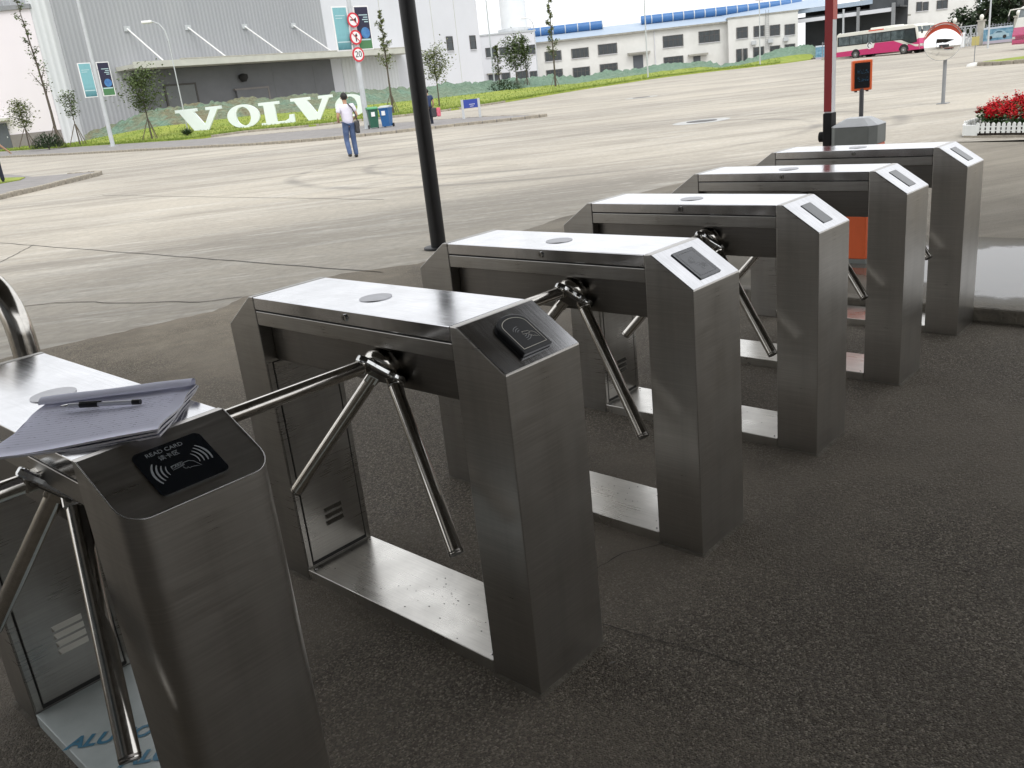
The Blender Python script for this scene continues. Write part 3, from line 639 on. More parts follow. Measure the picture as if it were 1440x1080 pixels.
for k in range(3):
    v_, f_, e_ = sheet(.004*k, .004*k+.0037, k+1, .006)
    mb = MB(); mb.add(v_, f_, True, 0); mb.v = v_; mb.f = f_+e_; mb.sm = [True]*len(f_)+[False]*len(e_); mb.mi = [0]*len(f_)+[1]*len(e_)
    mb.build('page_stack', ['paper', 'paper_edge'], bk)
# rolled-over pages along the fold
d = (B_-A_).normalized(); pr_ = Vector((-d.y, d.x)); mb = MB(); vs_ = []; fs_ = []; n = 14
for i in range(9):
    c = A_+(B_-A_)*(i/8)
    for k in range(n):
        t = RAD(-70+k*255/(n-1)); rr = .0145+.001*sin(i*1.3)
        vs_.append((c.x-pr_.x*(.012-rr*cos(t)*1.25), c.y-pr_.y*(.012-rr*cos(t)*1.25), .0205+rr*sin(t)*.62))
for i in range(8): fs_ += [(i*n+k, i*n+k+1, (i+1)*n+k+1, (i+1)*n+k) for k in range(n-1)]
mb.add(vs_, fs_, True); mb.build('rolled_pages', 'paper', bk)
mb = MB()
for r in range(15):                                   # ruled lines with handwriting
    v = .24+.047*r
    for i in range(26):
        u = .05+.9*i/26
        if random.random() < (.55 if r < 7 else .22):
            p = (A_*(1-u)+B_*u)*(1-v)+(D_*(1-u)+C_*u)*v; q = p+d*random.uniform(.003, .008)+pr_*random.uniform(-.002, .002)
            z = .0132+.004*sin(u*5+3)*v-.006*max(0, v-.75)**2*4*(1-u)+.0008
            mb.ribbon([(p.x, p.y, z), ((p.x+q.x)/2+pr_.x*.0015, (p.y+q.y)/2+pr_.y*.0015, z), (q.x, q.y, z)], .0011)
    a_ = (A_*.97+B_*.03)*(1-v)+(D_*.97+C_*.03)*v; b_ = (A_*.05+B_*.95)*(1-v)+(D_*.05+C_*.95)*v
    mb.ribbon([(a_.x*(1-q)+b_.x*q, a_.y*(1-q)+b_.y*q, .0132+.004*sin((.03+.92*q)*5+3)*v-.006*max(0, v-.75)**2*4*(.97-.92*q)+.0006) for q in (0, .25, .5, .75, 1)], .0005)
mb.build('handwriting', 'ink', bk)
pn = thing('pen', (.556, 1.744, 1.003), 'black and clear ballpoint pen lying on the paper register', 'pen')
a = Vector((0, 0, 0)); dv = Vector((.102, -.132, -.003)).normalized()
def seg(n_, t0, t1, r, m, r2=None): t0, t1 = t0*1.16, t1*1.16; return MB().tube([dv*t0, dv*t1], [r, r2 or r], 14).build(n_, m, pn)
seg('tip', -.008, .006, .0016, 'chrome', .0042); seg('nib_collar', .006, .026, .0048, 'pen_clear'); seg('grip', .026, .058, .0056, 'pen_black'); seg('barrel', .058, .118, .0046, 'pen_clear');
seg('cap', .118, .132, .0052, 'pen_black'); MB().tube([dv*.03+Vector((0, 0, .0052)), dv*.075+Vector((0, 0, .0055))], .0016, 8).build('clip', 'pen_black', pn)

# ------------------------------------------------------------------ stainless hoop rail behind the nearest turnstile
hp = thing('hoop_rail', (.80, 2.70, 0), 'polished stainless inverted U rail at the left edge behind the paper register', 'rail')
pts = [(0, 0, 0), (0, 0, .97)] + [(-.025*(1-cos(RAD(a)))*1.0, .14*(1-cos(RAD(a))), .97+.16*sin(RAD(a))) for a in range(15, 181, 15)] + [(-.05, .28, 0)]
MB().tube(pts, .036, 24).build('hoop', 'steel_tube', hp)
for q in ((0, 0), (-.05, .28)): MB().lathe([(.036, .02), (.055, .016), (.06, .0)], 20, M=Matrix.Translation((q[0], q[1], .004))).build('base_flange', 'steel_tube', hp)

# ------------------------------------------------------------------ barrier gate, LED sign, mirror on the right
bg_ = thing('barrier_gate', (6.18, 2.44, .072), 'orange and grey boom barrier box with its red and white boom raised', 'barrier')
rz = RAD(4)
bg_.rotation_euler = (0, 0, rz)
octo = [(-.15, -.11), (-.09, -.15), (.09, -.15), (.15, -.11), (.15, .11), (.09, .15), (-.09, .15), (-.15, .11)]
MB().prism(octo, .03, .80, bev=.006).build('cabinet', 'orange_paint', bg_)
MB().prism([(x*1.06, y*1.06) for x, y in octo], 0, .03).build('base', 'cab_grey', bg_)
hd = MB().prism([(x*1.02, y*1.02) for x, y in octo], .802, .925, bev=.004).build('head', 'cab_grey', bg_)
n = len(octo); mb = MB(); mb.add([(x*1.04, y*1.04, .927) for x, y in octo]+[(x*.5, y*.5, .975) for x, y in octo], [(i, (i+1) % n, n+(i+1) % n, n+i) for i in range(n)]+[tuple(range(n, 2*n))]); mb.build('lid', 'cab_light', bg_)
MB().box(-.155, -.08, .70, -.152, .08, .76).build('stripe', 'barrier_red', bg_)
mb = MB(); mb.tube([(-.02, .15, .86), (-.02, .26, .86)], .035, 18); mb.build('boom_shaft', 'rubber', bg_)
br = MB().box(-.065, .165, .78, .035, .225, 1.02, bev=.006).build('boom_bracket', 'rubber', bg_)
bm_ = MB().box(-.055, .170, 1.02, .028, .220, 3.9, bev=.004).build('boom', 'white_paint', bg_)
z = 1.03; 
MB().box(-.0575, .169, 1.03, -.0545, .221, 3.88).build('red_strip', 'red_paint', bm_)
for k in range(5): MB().box(-.0545, .1675, 1.62+.62*k, .0282, .1702, 1.88+.62*k).build('red_band', 'barrier_red', bm_)

ld = thing('display_sign', (10.24, 4.02, 0), 'small orange framed LED display on a dark post behind the barrier box', 'sign', rz=RAD(-60))
MB().tube([(0, 0, 0), (0, 0, 1.06)], .024, 12).build('post', 'dark_pole', ld)
hs_ = MB().box(-.105, -.012, 1.04, .105, .09, 1.36, bev=.008).build('housing', 'orange_paint', ld)
MB().box(-.08, -.016, 1.065, .08, -.011, 1.335).build('screen', 'led_face', ld)
mb = MB()
for r in range(2):
    for c in range(3):
        for q in range(9):
            x = -.055+c*.042+random.randrange(6)*.005; z = 1.22-r*.08+random.randrange(7)*.006; mb.box(x, -.0185, z, x+random.choice((.004, .014)), -.0165, z+.003)
mb.build('glyphs', 'led_dots', hs_)
for k in (-.06, .06): MB().box(k-.012, 0, 1.025, k+.012, .06, 1.04).build('bracket', 'dark_pole', ld)
MB().lathe([(.024, .02), (.07, .015), (.08, .004)], 16).build('base_flange', 'dark_pole', ld)

mr = thing('convex_mirror', (23.40, 7.21, 0), 'round convex traffic mirror with orange hood on a grey post', 'mirror')
MB().tube([(0, 0, 0), (0, 0, 1.45)], .042, 16).build('post', 'pole_grey', mr)
MB().box(-.12, -.12, 0, .12, .12, .02, bev=.005).build('base_plate', 'pole_grey', mr)
dirn = Vector((-.955, -.295, .09)).normalized(); 
Mm = Matrix.Translation(Vector((-.10, .05, 1.40))) @ dirn.to_track_quat('Z', 'Y').to_matrix().to_4x4()
R_, a_ = 1.05, math.asin(.40/1.05)
dome = MB(Mm).lathe([(max(1e-4, R_*sin(a_*k/14)), R_*(cos(a_*k/14)-cos(a_))) for k in range(15)][::-1], 48).build('mirror_dome', 'mirror_glass', mr)
MB(Mm).lathe([(.40, .002), (.407, .0), (.407, -.03), (.36, -.07), (.001, -.10)], 48).build('back_shell', 'lamp_pole', mr)
hd = MB(Mm); ys_ = Mm.to_3x3().inverted() @ Vector((0, 0, 1)); a0 = atan2(ys_.y, ys_.x)
vs_ = []; nn = 24
for k in range(nn+1):
    t = a0+RAD(-78+156*k/nn); dp = .18*sin(pi*k/nn)**.7
    vs_ += [(.418*cos(t), .418*sin(t), -.02), (.43*cos(t), .43*sin(t), .02+dp)]
hd.add(vs_, [(2*k, 2*k+2, 2*k+3, 2*k+1) for k in range(nn)], True).build('hood', 'mirror_hood', mr)
MB().box(-.08, -.02, 1.25, .03, .05, 1.32, bev=.005).build('clamp', 'pole_grey', mr)

# ------------------------------------------------------------------ flower bed with white picket edging
fb = thing('flower_bed', (15.2, 3.6, 0), 'bed of red flowers edged with white plastic pickets at the right', 'flower bed')
import itertools
near = [(.0, .70), (-.10, .52), (-.17, .20), (-.30, -.20), (-.46, -.75), (-.62, -1.3), (-.8, -1.9)]
farp = [(.30, .80), (.9, .78), (1.6, .55), (2.2, .2), (2.7, -.5), (2.9, -1.4), (2.9, -1.9)]
soil_pts = near[::-1] + farp
MB().prism([(x, y) for x, y in soil_pts][::-1], .0, .10).build('soil', 'soil', fb)
kb = MB().prism([(x-.06, y+.03) for x, y in near[::-1]]+[(x+.05, y+.06) for x, y in farp], -.0, .03).build('kerb', 'kerb_stone', fb)
def along(pts, step):
    out = []; acc = 0
    for a, b in zip(pts[:-1], pts[1:]):
        l = hypot(b[0]-a[0], b[1]-a[1]); t = acc
        while t < l: out.append((a[0]+(b[0]-a[0])*t/l, a[1]+(b[1]-a[1])*t/l, atan2(b[1]-a[1], b[0]-a[0]))); t += step
        acc = t-l
    return out
pk = MB().prism([(-.026, .035), (.026, .035), (.026, .165), (.018, .182), (0, .192), (-.018, .182), (-.026, .165)], -.007, .007, 'y', bev=.003).mesh('picket', 'plastic_white')
pl = [(x-.035, y) for x, y in near[1:]]
for x, y, a in along(pl, .079): link('picket', pk, fb, Matrix.Translation((x, y, .03)) @ Matrix.Rotation(a, 4, 'Z'))
for x, y, a in along([(x+.03, y+.04) for x, y in farp], .079)[:40]: link('picket', pk, fb, Matrix.Translation((x, y, .03)) @ Matrix.Rotation(a, 4, 'Z'))
for zz in (.10, .155):
    MB().tube([(x+.01, y, zz) for x, y in pl], .011, 6).build('rail', 'plastic_white', fb)
cv = [(-.135, .52), (-.12, .60), (-.07, .70), (.0, .765), (.12, .81), (.33, .84)]
mb = MB(); vs_ = [(x, y, z) for x, y in cv for z in (.02, .185)]; vs_ += [(x*.9+.03, y*.97-.01, z) for x, y in cv for z in (.02, .185)]; m = len(cv)
mb.add(vs_, [(2*i, 2*i+2, 2*i+3, 2*i+1) for i in range(m-1)]+[(2*m+2*i+1, 2*m+2*i+3, 2*m+2*i+2, 2*m+2*i) for i in range(m-1)]+[(2*i+1, 2*i+3, 2*m+2*i+3, 2*m+2*i+1) for i in range(m-1)]); mb.build('corner_panel', 'plastic_white', fb)
def inside(x, y, poly):
    c = False; j = len(poly)-1
    for i in range(len(poly)):
        if (poly[i][1] > y) != (poly[j][1] > y) and x < (poly[j][0]-poly[i][0])*(y-poly[i][1])/(poly[j][1]-poly[i][1])+poly[i][0]: c = not c
        j = i
    return c
lv = MB(); pt = MB(); cnt = 0
def leafq(mb, c, l_, wdt, az, tilt):
    d = Vector((cos(az)*cos(tilt), sin(az)*cos(tilt), sin(tilt))); s_ = Vector((-sin(az), cos(az), 0))*wdt; c = Vector(c)
    mb.add([c, c+d*l_*.5+s_+Vector((0, 0, l_*.06)), c+d*l_, c+d*l_*.5-s_+Vector((0, 0, l_*.06))], [(0, 3, 2, 1)])
while cnt < 900:
    x = random.uniform(-.8, 2.9); y = random.uniform(-1.9, .8)
    if not inside(x, y, soil_pts) or not inside(x-.12, y-.02, soil_pts) or not inside(x, y+.10, soil_pts): continue
    cnt += 1; rise = min(.26, .10*max(0, x+.5)); h = .16+.04*random.random()+rise
    for k in range(12): leafq(lv, (x+random.uniform(-.06, .06), y+random.uniform(-.06, .06), .12+rise*.8+random.uniform(0, .15)), random.uniform(.06, .11), random.uniform(.018, .03), random.uniform(0, 6.3), random.uniform(-.3, .8))
    for k in range(random.choice((1, 2, 2, 3))):
        bx, by = x+random.uniform(-.05, .05), y+random.uniform(-.05, .05); tp = h+random.uniform(.06, .17)
        for q in range(9):
            zz = h+.03+(tp-h-.01)*q/9; leafq(pt, (bx+random.uniform(-.008, .008), by+random.uniform(-.008, .008), zz), .058*(1-.5*q/9), .021*(1-.4*q/9), q*2.4+random.random(), random.uniform(-.1, .9))
tag(lv.build('foliage', 'leaf_bed', fb), kind='stuff'); tag(pt.build('red_blossoms', 'petal', fb), kind='stuff')

# ------------------------------------------------------------------ walks, kerbs, lawn, spoil bank
def lerp_list(lst, k):
    for (a, va), (b, vb) in zip(lst[:-1], lst[1:]):
        if a <= k <= b: t = (k-a)/(b-a); return tuple(p*(1-t)+q*t for p, q in zip(va, vb))
    return lst[0][1] if k < lst[0][0] else lst[-1][1]
def slab(name, outl, h, m):
    n = len(outl); mb = MB(); top = [(x, y, zg(x, y)+h) for x, y in outl]; bot = [(x, y, zg(x, y)-.2) for x, y in outl]
    bm = bmesh.new(); vs = [bm.verts.new(p) for p in top]; f = bm.faces.new(vs); bmesh.ops.triangulate(bm, faces=[f]); mb.bm(bm)
    mb.add(top+bot, [(i, n+i, n+(i+1) % n, (i+1) % n) for i in range(n)])
    return tag(mb.build(name, m), kind='structure')
def kerb_run(parent, pts, ln, wd, h, m='kerb_stone'):
    for a, b in zip(pts[:-1], pts[1:]):
        L_ = hypot(b[0]-a[0], b[1]-a[1]); k = max(1, round(L_/ln)); dx, dy = (b[0]-a[0])/k, (b[1]-a[1])/k; an = atan2(dy, dx); s_ = L_/k
        me = MB().box(.022, -wd/2, -.15, s_-.022, wd/2, h, bev=.02).mesh('kerbstone', m)
        for i in range(k):
            x, y = a[0]+dx*i, a[1]+dy*i; link('kerbstone', me, parent, Matrix.Translation((x, y, zg(x+dx/2, y+dy/2)+random.uniform(-.012, .012))) @ Matrix.Rotation(an+random.uniform(-.012, .012), 4, 'Z'))
near_k = [(24.6, 92), (24.3, 75), (24.3, 62), (24.7, 50), (24.6, 44), (24.3, 37), (24.9, 33.6), (26.6, 31.3), (28.6, 29.6), (29.7, 28.0), (31.0, 26.6)]
far_k = [(31.5, 27.0), (33.3, 31), (34.4, 35), (34.0, 40), (32.6, 46), (31.2, 52), (30.7, 59), (30.5, 69), (30.1, 76), (29.7, 92)]
walk = slab('paved_walk', near_k+far_k, .11, 'pave')
kerb_run(walk, near_k[1:], .75, .16, .13); kerb_run(walk, [near_k[-1], (31.4, 26.5), far_k[0]], .4, .16, .13); kerb_run(walk, far_k[:6], .75, .16, .13)
isl_o = [(6.0, 24.2), (8.31, 26.6), (10.4, 28.7), (12.3, 30.7), (13.1, 31.6), (13.55, 32.3), (13.6, 33.2), (13.2, 34.2), (12.6, 36), (13.6, 41), (14.2, 46), (8, 48), (2, 40)]
lisl = slab('corner_island', isl_o, .11, 'pave'); kerb_run(lisl, isl_o[:8], .55, .18, .14)
gl = slab('island_lawn', [(6, 32.5), (10.2, 33.4), (11.6, 34.4), (12.3, 35.9), (12.3, 38), (12.9, 42), (12.5, 45), (6, 44)], .14, 'grass')
ri_o = [(49.6, 13.7), (48.6, 12.4), (48.0, 11.2), (47.0, 7.5), (54, 5), (58, 10.5), (54, 13.0), (51, 14)]
risl = slab('road_island', ri_o, .16, 'grass'); kerb_run(risl, [ri_o[-1]]+ri_o[:4], .6, .18, .18)

EDGE = [(-60, (29.4, 104)), (0, (29.55, 90.8)), (100, (30.1, 76.0)), (160, (30.5, 69.3)), (250, (30.7, 59.0)), (290, (33.4, 59.6)), (340, (36.5, 60.6)), (440, (38.6, 54.5)), (550, (42.7, 50.6)), (640, (47.4, 48.8)), (700, (52.8, 49.5)), (760, (60.6, 51.7)), (820, (70.0, 54.2)), (880, (78.6, 55.3)), (940, (89.4, 57.0)), (1000, (98.2, 56.6)), (1060, (106.0, 55.6)), (1110, (117, 56.0)), (1150, (130.0, 58.6))]
RIDGE = [(-60, (36.0, 104, .9)), (0, (36.2, 96, .95)), (60, (36.5, 92, .95)), (120, (36.98, 89.2, 1.31)), (150, (38.6, 87.8, 1.88)), (170, (39.7, 86.9, 2.25)), (212, (41.9, 84.9, 2.86)), (253, (44.4, 83.9, 2.98)), (287, (46.6, 83.2, 3.01)), (337, (49.7, 81.6, 3.07)), (420, (55.6, 79.9, 2.84)), (500, (61.6, 78.2, 2.69)), (560, (66.8, 77.3, 2.54)), (640, (74.1, 75.8, 2.37)), (700, (81.4, 75.8, 2.29)), (760, (89.0, 75.5, 2.2)), (810, (94.5, 74.2, 1.66)), (850, (99.7, 73.4, 1.9)), (895, (105.4, 72.2, 1.92)), (930, (110.5, 71.5, 2.22)), (985, (117.1, 69.2, 2.05)), (1015, (120.9, 67.9, 1.15)), (1040, (123.7, 66.6, 1.28)), (1065, (127.7, 65.8, 1.9)), (1095, (133.2, 65.1, 2.59)), (1125, (138.6, 64.2, 2.8)), (1145, (142.1, 63.5, 2.59)), (1153, (143.4, 63.1, 1.0))]
def toe(k):
    e = lerp_list(EDGE, k); r = lerp_list(RIDGE, k); t = .65 if k < 700 else (.65-.25*min(1, (k-700)/250)); ze = zg(*e)+.14
    return (e[0]+(r[0]-e[0])*t, e[1]+(r[1]-e[1])*t, ze+.36*(r[2]-ze))
cols = [-60+6*i for i in range(203)]
cols = [c for c in cols if c <= 1150]+[1150]
def lawn_pt(k, v):
    e = lerp_list(EDGE, k); t = toe(k); z0 = zg(*e)+.13; x = e[0]+(t[0]-e[0])*v; y = e[1]+(t[1]-e[1])*v
    return (x, y, z0+(t[2]-z0)*v**2.2+.05*nz(x, y, 3, .5)*v)
nv = 9; vs_ = [lawn_pt(k, j/(nv-1)) for k in cols for j in range(nv)]
vs_b = [(p[0], p[1], p[2]-.3) for p in (lawn_pt(k, 0) for k in cols)]
fs_ = [(i*nv+j, (i+1)*nv+j, (i+1)*nv+j+1, i*nv+j+1) for i in range(len(cols)-1) for j in range(nv-1)]
N = len(vs_); fs_ += [(i*nv, N+i, N+i+1, (i+1)*nv) for i in range(len(cols)-1)]
lawn = tag(MB().add(vs_+vs_b, fs_, True).build('lawn', 'grass'), kind='structure')
kerb_run(lawn, [lerp_list(EDGE, k) for k in range(290, 720, 20)], .9, .14, .15)
mb = MB()
for i in range(15000):
    k = random.uniform(-20, 1100); v = random.random()**1.3 if i % 3 else random.uniform(0, .04); x, y, z = lawn_pt(k, v); h = random.uniform(.06, .16)*(1.4 if v < .04 else 1); a = random.uniform(0, 6.3); wd = .05
    mb.add([(x-wd*cos(a), y-wd*sin(a), z-.02), (x+wd*cos(a), y+wd*sin(a), z-.02), (x+random.uniform(-.06, .06), y+random.uniform(-.06, .06), z+h)], [(0, 1, 2)])
tag(mb.build('grass_tufts', 'grass_blade'), label='yellow green grass blades growing over the long lawn', cat='grass', kind='stuff')
# spoil bank under green net
bc = [120+3*i for i in range(345)]; bc = [c for c in bc if c <= 1153]+[1153]; nvb = 15; vs_ = []
for k in bc:
    t = toe(k); r = lerp_list(RIDGE, k); e = lerp_list(EDGE, k); dx, dy = r[0]-t[0], r[1]-t[1]
    for j in range(nvb):
        v = j/(nvb-1)*1.6; x, y = t[0]+dx*v, t[1]+dy*v
        z = t[2]+(r[2]-t[2])*(sin(min(v, 1)*pi/2)) if v <= 1 else r[2]-(v-1)*2.2
        am = .34*min(1, v*2)
        x += .35*nz(x, y, 1, .5)*min(1, v*3); z += am*(nz(x, y, 0, .45)+.8*nz(x, y, 5, 1.1)+.8*nz(x, y, 9, 2.4)) - .12
        vs_.append((x, y, z))
fs_ = [(i*nvb+j, (i+1)*nvb+j, (i+1)*nvb+j+1, i*nvb+j+1) for i in range(len(bc)-1) for j in range(nvb-1)]
tag(MB().add(vs_, fs_, True).build('spoil_bank', 'dust_net'), kind='structure')

# ------------------------------------------------------------------ buildings
def building(name, A, B, label, cat='building', z=0.):
    return thing(name, (A[0], A[1], z), label, cat, rz=atan2(B[1]-A[1], B[0]-A[0]))
def window(root, x0, z0, x1, z1, bars=1, glass='glass_dark', hbar=False, y=0.):
    f = MB(); t = .09
    f.box(x0-t, y-.10, z0-t, x0, y+.02, z1+t); f.box(x1, y-.10, z0-t, x1+t, y+.02, z1+t); f.box(x0, y-.10, z0-t, x1, y+.02, z0); f.box(x0, y-.10, z1, x1, y+.02, z1+t)
    for k in range(bars): xm = x0+(x1-x0)*(k+1)/(bars+1); f.box(xm-.04, y-.085, z0, xm+.04, y+.02, z1)
    if hbar: zm = z0+(z1-z0)*.62; f.box(x0, y-.08, zm-.035, x1, y+.015, zm+.035)
    wo_ = f.build('window', 'frame_dark', root)
    for k in range(bars+1): MB().box(x0+(x1-x0)*k/(bars+1)+.04, y-.05, z0+.01, x0+(x1-x0)*(k+1)/(bars+1)-.04, y-.03, z1-.01).build('pane', glass, wo_)
    MB().box(x0-.15, y-.18, z0-t-.08, x1+.15, y+.02, z0-t-.002).build('sill', 'wall_white', wo_)
A0, B0 = (38.84, 93.94), (103.43, 99.10)
GB = building('factory_hall', A0, B0, 'tall grey corrugated factory hall with long entrance canopy behind the white letters')
HH = 19
MB().box(0, 0, 0, 34, 30, HH).build('grey_wall', 'clad_grey', GB)
MB().box(-2.3, .25, 0, -.002, 30, HH).build('white_corner_wall', 'clad_white', GB)
MB().box(34.002, .12, 0, 64.8, 30, HH).build('white_wall', 'wall_white', GB)
MB().box(36.0, .05, 0, 46.2, .119, 7.0).build('white_panel', 'clad_white', GB)
MB().box(-.12, -.12, 0, .12, .0, HH).build('corner_trim', 'clad_grey', GB)
for k in range(1, 6): MB().box(34+k*5.1, .085, 0, 34+k*5.1+.05, .119, HH).build('wall_joint', 'fascia_beige', GB)
cn = MB().box(5.0, -3.6, 7.02, 47.2, -.02, 7.42).build('canopy', 'fascia_beige', GB)
MB().box(4.85, -3.75, 6.98, 47.3, -3.6, 7.62).build('canopy_fascia', 'fascia_beige', cn)
MB().box(10.3, -3.76, 7.63, 47.3, -3.58, 7.76).build('canopy_coping', 'pillar', cn)
MB().box(6.6, -.14, 0, 34.0, -.003, 6.97).build('lower_dark_wall', mat('dark_grey_wall', (.17, .175, .185), .8, noise=(.4, .3)), GB)  # darker grey sheet on the lower wall, below the canopy
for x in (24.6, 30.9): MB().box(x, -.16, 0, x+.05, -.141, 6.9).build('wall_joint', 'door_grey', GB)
for xa, xb in ((7.2, 10.0), (14.4, 17.8), (21.9, 25.7), (29.06, 33.2)):
    st = MB().tube([(xa, -.1, 11.1), (xb-1.6, -3.5, 7.6)], .085, 10).build('tie_rod', 'white_paint', GB)
    MB().box(xa-.35, -.14, 10.85, xa+.35, -.002, 11.35).build('anchor_plate', 'lamp_pole', st)
gd = MB().box(10.0, -.26, 0, 13.6, -.14, 5.2).build('roller_door', 'door_grey', GB)
MB().box(9.8, -.30, 0, 10.0, -.14, 5.4).build('door_jamb', 'frame_dark', gd); MB().box(13.6, -.30, 0, 13.8, -.14, 5.4).build('door_jamb', 'frame_dark', gd); MB().box(10.0, -.30, 5.2, 13.6, -.14, 5.4).build('door_head', 'frame_dark', gd)
g2 = MB().box(18.8, -.5, 0, 23.2, -.2, 4.2).build('dark_doorway', 'dark_grey_wall', GB); MB().box(18.6, -.55, 4.2, 23.4, -.2, 4.38).build('door_head', 'plinth', g2); MB().box(23.2, -.55, 2, 23.4, -.2, 4.2).build('door_jamb', 'plinth', g2)
MB().lathe([(.001, .5), (.5, .35), (.55, 0), (.3, -.4), (.001, -.45)], 10, M=Matrix.Translation((20.0, -.6, 5.5))).build('wall_fan', 'rubber', GB)
for x0, x1 in ((57.1, 58.3), (62.4, 63.6)): window(GB, x0, 7.3, x1, 9.1, 0, hbar=True, y=.1)
# corner building on the left, pinkish white with grey plinth
PB = building('corner_building', (26.9, 102.0), (36.65, 93.9), 'pinkish white plain walled building with grey plinth at the left edge')
Lp = hypot(9.75, 8.1)
MB().box(0, 0, 0, Lp, 10, 13.1).build('wall', 'wall_pinkish', PB); MB().box(-.05, -.08, 0, Lp+.02, -.002, 1.95).build('plinth', 'plinth', PB)
MB().box(-.2, -.22, 13.1, Lp+.12, 10.1, 13.5).build('coping', 'pole_grey', PB)
ox = Lp-10.15
dr = MB().box(ox+4.1, -.14, .5, ox+5.3, -.081, 3.1).build('door', 'door_dark', PB); MB().box(ox+5.05, -.19, 1.7, ox+5.13, -.141, 1.85).build('handle', 'lamp_pole', dr)
MB().box(ox+3.6, -.95, 3.3, ox+5.7, -.003, 3.55).build('door_awning', 'fascia_beige', PB)
MB().box(0, .1, 13.5, ox+4.6, 6, 20).build('roof_housing', 'clad_grey', PB)
rl = MB()
for k in range(9): rl.box(ox+4.8+k*.62, .1, 13.5, ox+4.86+k*.62, .16, 14.5)
rl.box(ox+4.7, .09, 14.45, Lp, .17, 14.53); rl.box(ox+4.7, .09, 14.0, Lp, .17, 14.06); rl.build('roof_railing', 'lamp_pole', PB)
# annex, low office row, office block
AX = building('annex_building', (112.64, 108.43), (120.77, 103.10), 'small white two storey annex between the factory hall and the low office')
MB().box(-2, 0, 0, 9.9, 8, 9.7).build('wall', 'wall_white', AX); MB().box(-2.1, -.12, 9.7, 10.0, 8.1, 9.95).build('coping', 'lamp_pole', AX)
for r in ((1.1, 6.4, 2.9, 7.7), (3.5, 6.5, 4.9, 7.6), (6.2, 6.3, 7.8, 7.5), (8.3, 6.2, 9.6, 7.5), (3.4, 2.4, 4.8, 3.5), (6.1, 2.4, 8.0, 3.5), (8.4, 2.4, 9.6, 3.3)): window(AX, *r, 1)
ad = MB().box(1.1, -.12, .5, 2.9, -.002, 3.5).build('door', 'door_dark', AX); MB().box(.8, -.9, 3.55, 3.2, -.002, 3.75).build('door_awning', 'awning', AX)
TK = thing('storage_silo', (126.3, 112.3, 0), 'tall pale round silo rising behind the annex roof', 'silo')
MB().lathe([(2.35, 0), (2.35, 26)], 40).build('shell', 'wall_tank', TK); MB().lathe([(3.0, 10.4), (3.0, 11.0), (2.36, 11.0)], 32).build('collar', 'lamp_pole', TK)
OF = building('office_row', (122.38, 104.47), (143.76, 79.42), 'long low white two storey office row with blue roof vents')
MB().box(0, 0, 0, 32.9, 12, 7.7).build('wall', 'wall_cream', OF)
ev = MB().box(-.4, -.55, 7.70, 33.0, .1, 7.95).build('eave_gutter', 'awning', OF)
mb = MB(); mb.add([(-.5, -.5, 7.96), (34, -.5, 7.96), (34, 9, 9.7), (-.5, 9, 9.7), (-.5, 9, 7.9), (34, 9, 7.9)], [(0, 1, 2, 3), (3, 2, 5, 4)]); rf = mb.build('roof', 'roof_pale', OF)
def vents(root, x0, x1, y, z, k):
    st = (x1-x0)/k
    for i in range(k):
        v = MB().tube([(x0+i*st+.06, y, z), (x0+(i+1)*st-.1, y, z)], .75, 16).build('roof_vent', 'roof_blue', root)
        MB().tube([(x0+(i+1)*st-.1, y, z), (x0+(i+1)*st+.06, y, z)], .80, 16).build('vent_hoop', 'lamp_pole', v)
vents(rf, -1.0, 12.2, 6.5, 9.9, 6); vents(rf, 19.0, 47.0, 6.5, 9.9, 15)
mb = MB(); mb.add([(33, 1.4, 8.3), (50, -2.5, 8.6), (50, 6, 10.3), (33, 9, 9.75)], [(0, 1, 2, 3)]); mb.build('roof_extension', 'roof_pale', OF)
for i, r in enumerate(((1.6, 4.8, 4.3, 6.2), (6.2, 4.8, 9.0, 6.2), (10.8, 4.9, 13.9, 6.4), (21.9, 4.9, 25.2, 6.6), (28.0, 5.0, 31.4, 6.7), (1.6, 1.9, 4.3, 3.2), (6.2, 1.6, 9.0, 3.1), (10.9, 1.7, 13.8, 3.2), (21.9, 1.8, 25.1, 3.2))): window(OF, *r, 3, hbar=i > 2)
for x0, x1, zt, za in ((16.6, 18.3, 4.1, 4.3), (26.9, 28.1, 2.9, 3.0)):
    d_ = MB().box(x0, -.1, .5, x1, -.002, zt).build('door', 'door_dark', OF); MB().box(x0-.9, -.95, za, x1+1.2, -.002, za+.3).build('door_awning', 'awning', OF)
dp = MB().tube([(20.4, -.12, 0), (20.4, -.12, 7.7)], .07, 8).build('drain_pipe', 'wall_white', OF)
OB = building('office_block', (141.85, 78.36), (148.02, 68.96), 'cream two storey office block end with wall ladder beside the dark shed')
MB().box(0, 0, 0, 11.25, 9, 8.15).build('wall', 'wall_cream', OB); MB().box(-.1, -.1, 8.15, 11.35, 9.1, 8.4).build('coping', 'awning', OB)
for r in ((1.4, 5.0, 3.1, 6.6), (4.2, 4.95, 5.8, 6.5), (6.8, 4.85, 8.3, 6.35), (9.2, 4.7, 10.7, 6.2), (1.3, 1.3, 2.1, 3.2), (2.4, 1.4, 3.0, 3.2), (4.1, 1.8, 5.7, 3.2), (6.8, 1.8, 8.3, 3.1), (9.2, 1.8, 10.7, 3.1)): window(OB, *r, 1 if r[2]-r[0] > 1 else 0, hbar=True)
la = MB()
for x in (6.0, 6.5): la.box(x, -.35, 2.6, x+.05, -.30, 8.9)
for k in range(20): la.box(6.0, -.34, 2.8+k*.3, 6.55, -.31, 2.84+k*.3)
la.build('wall_ladder', 'pole_grey', OB)
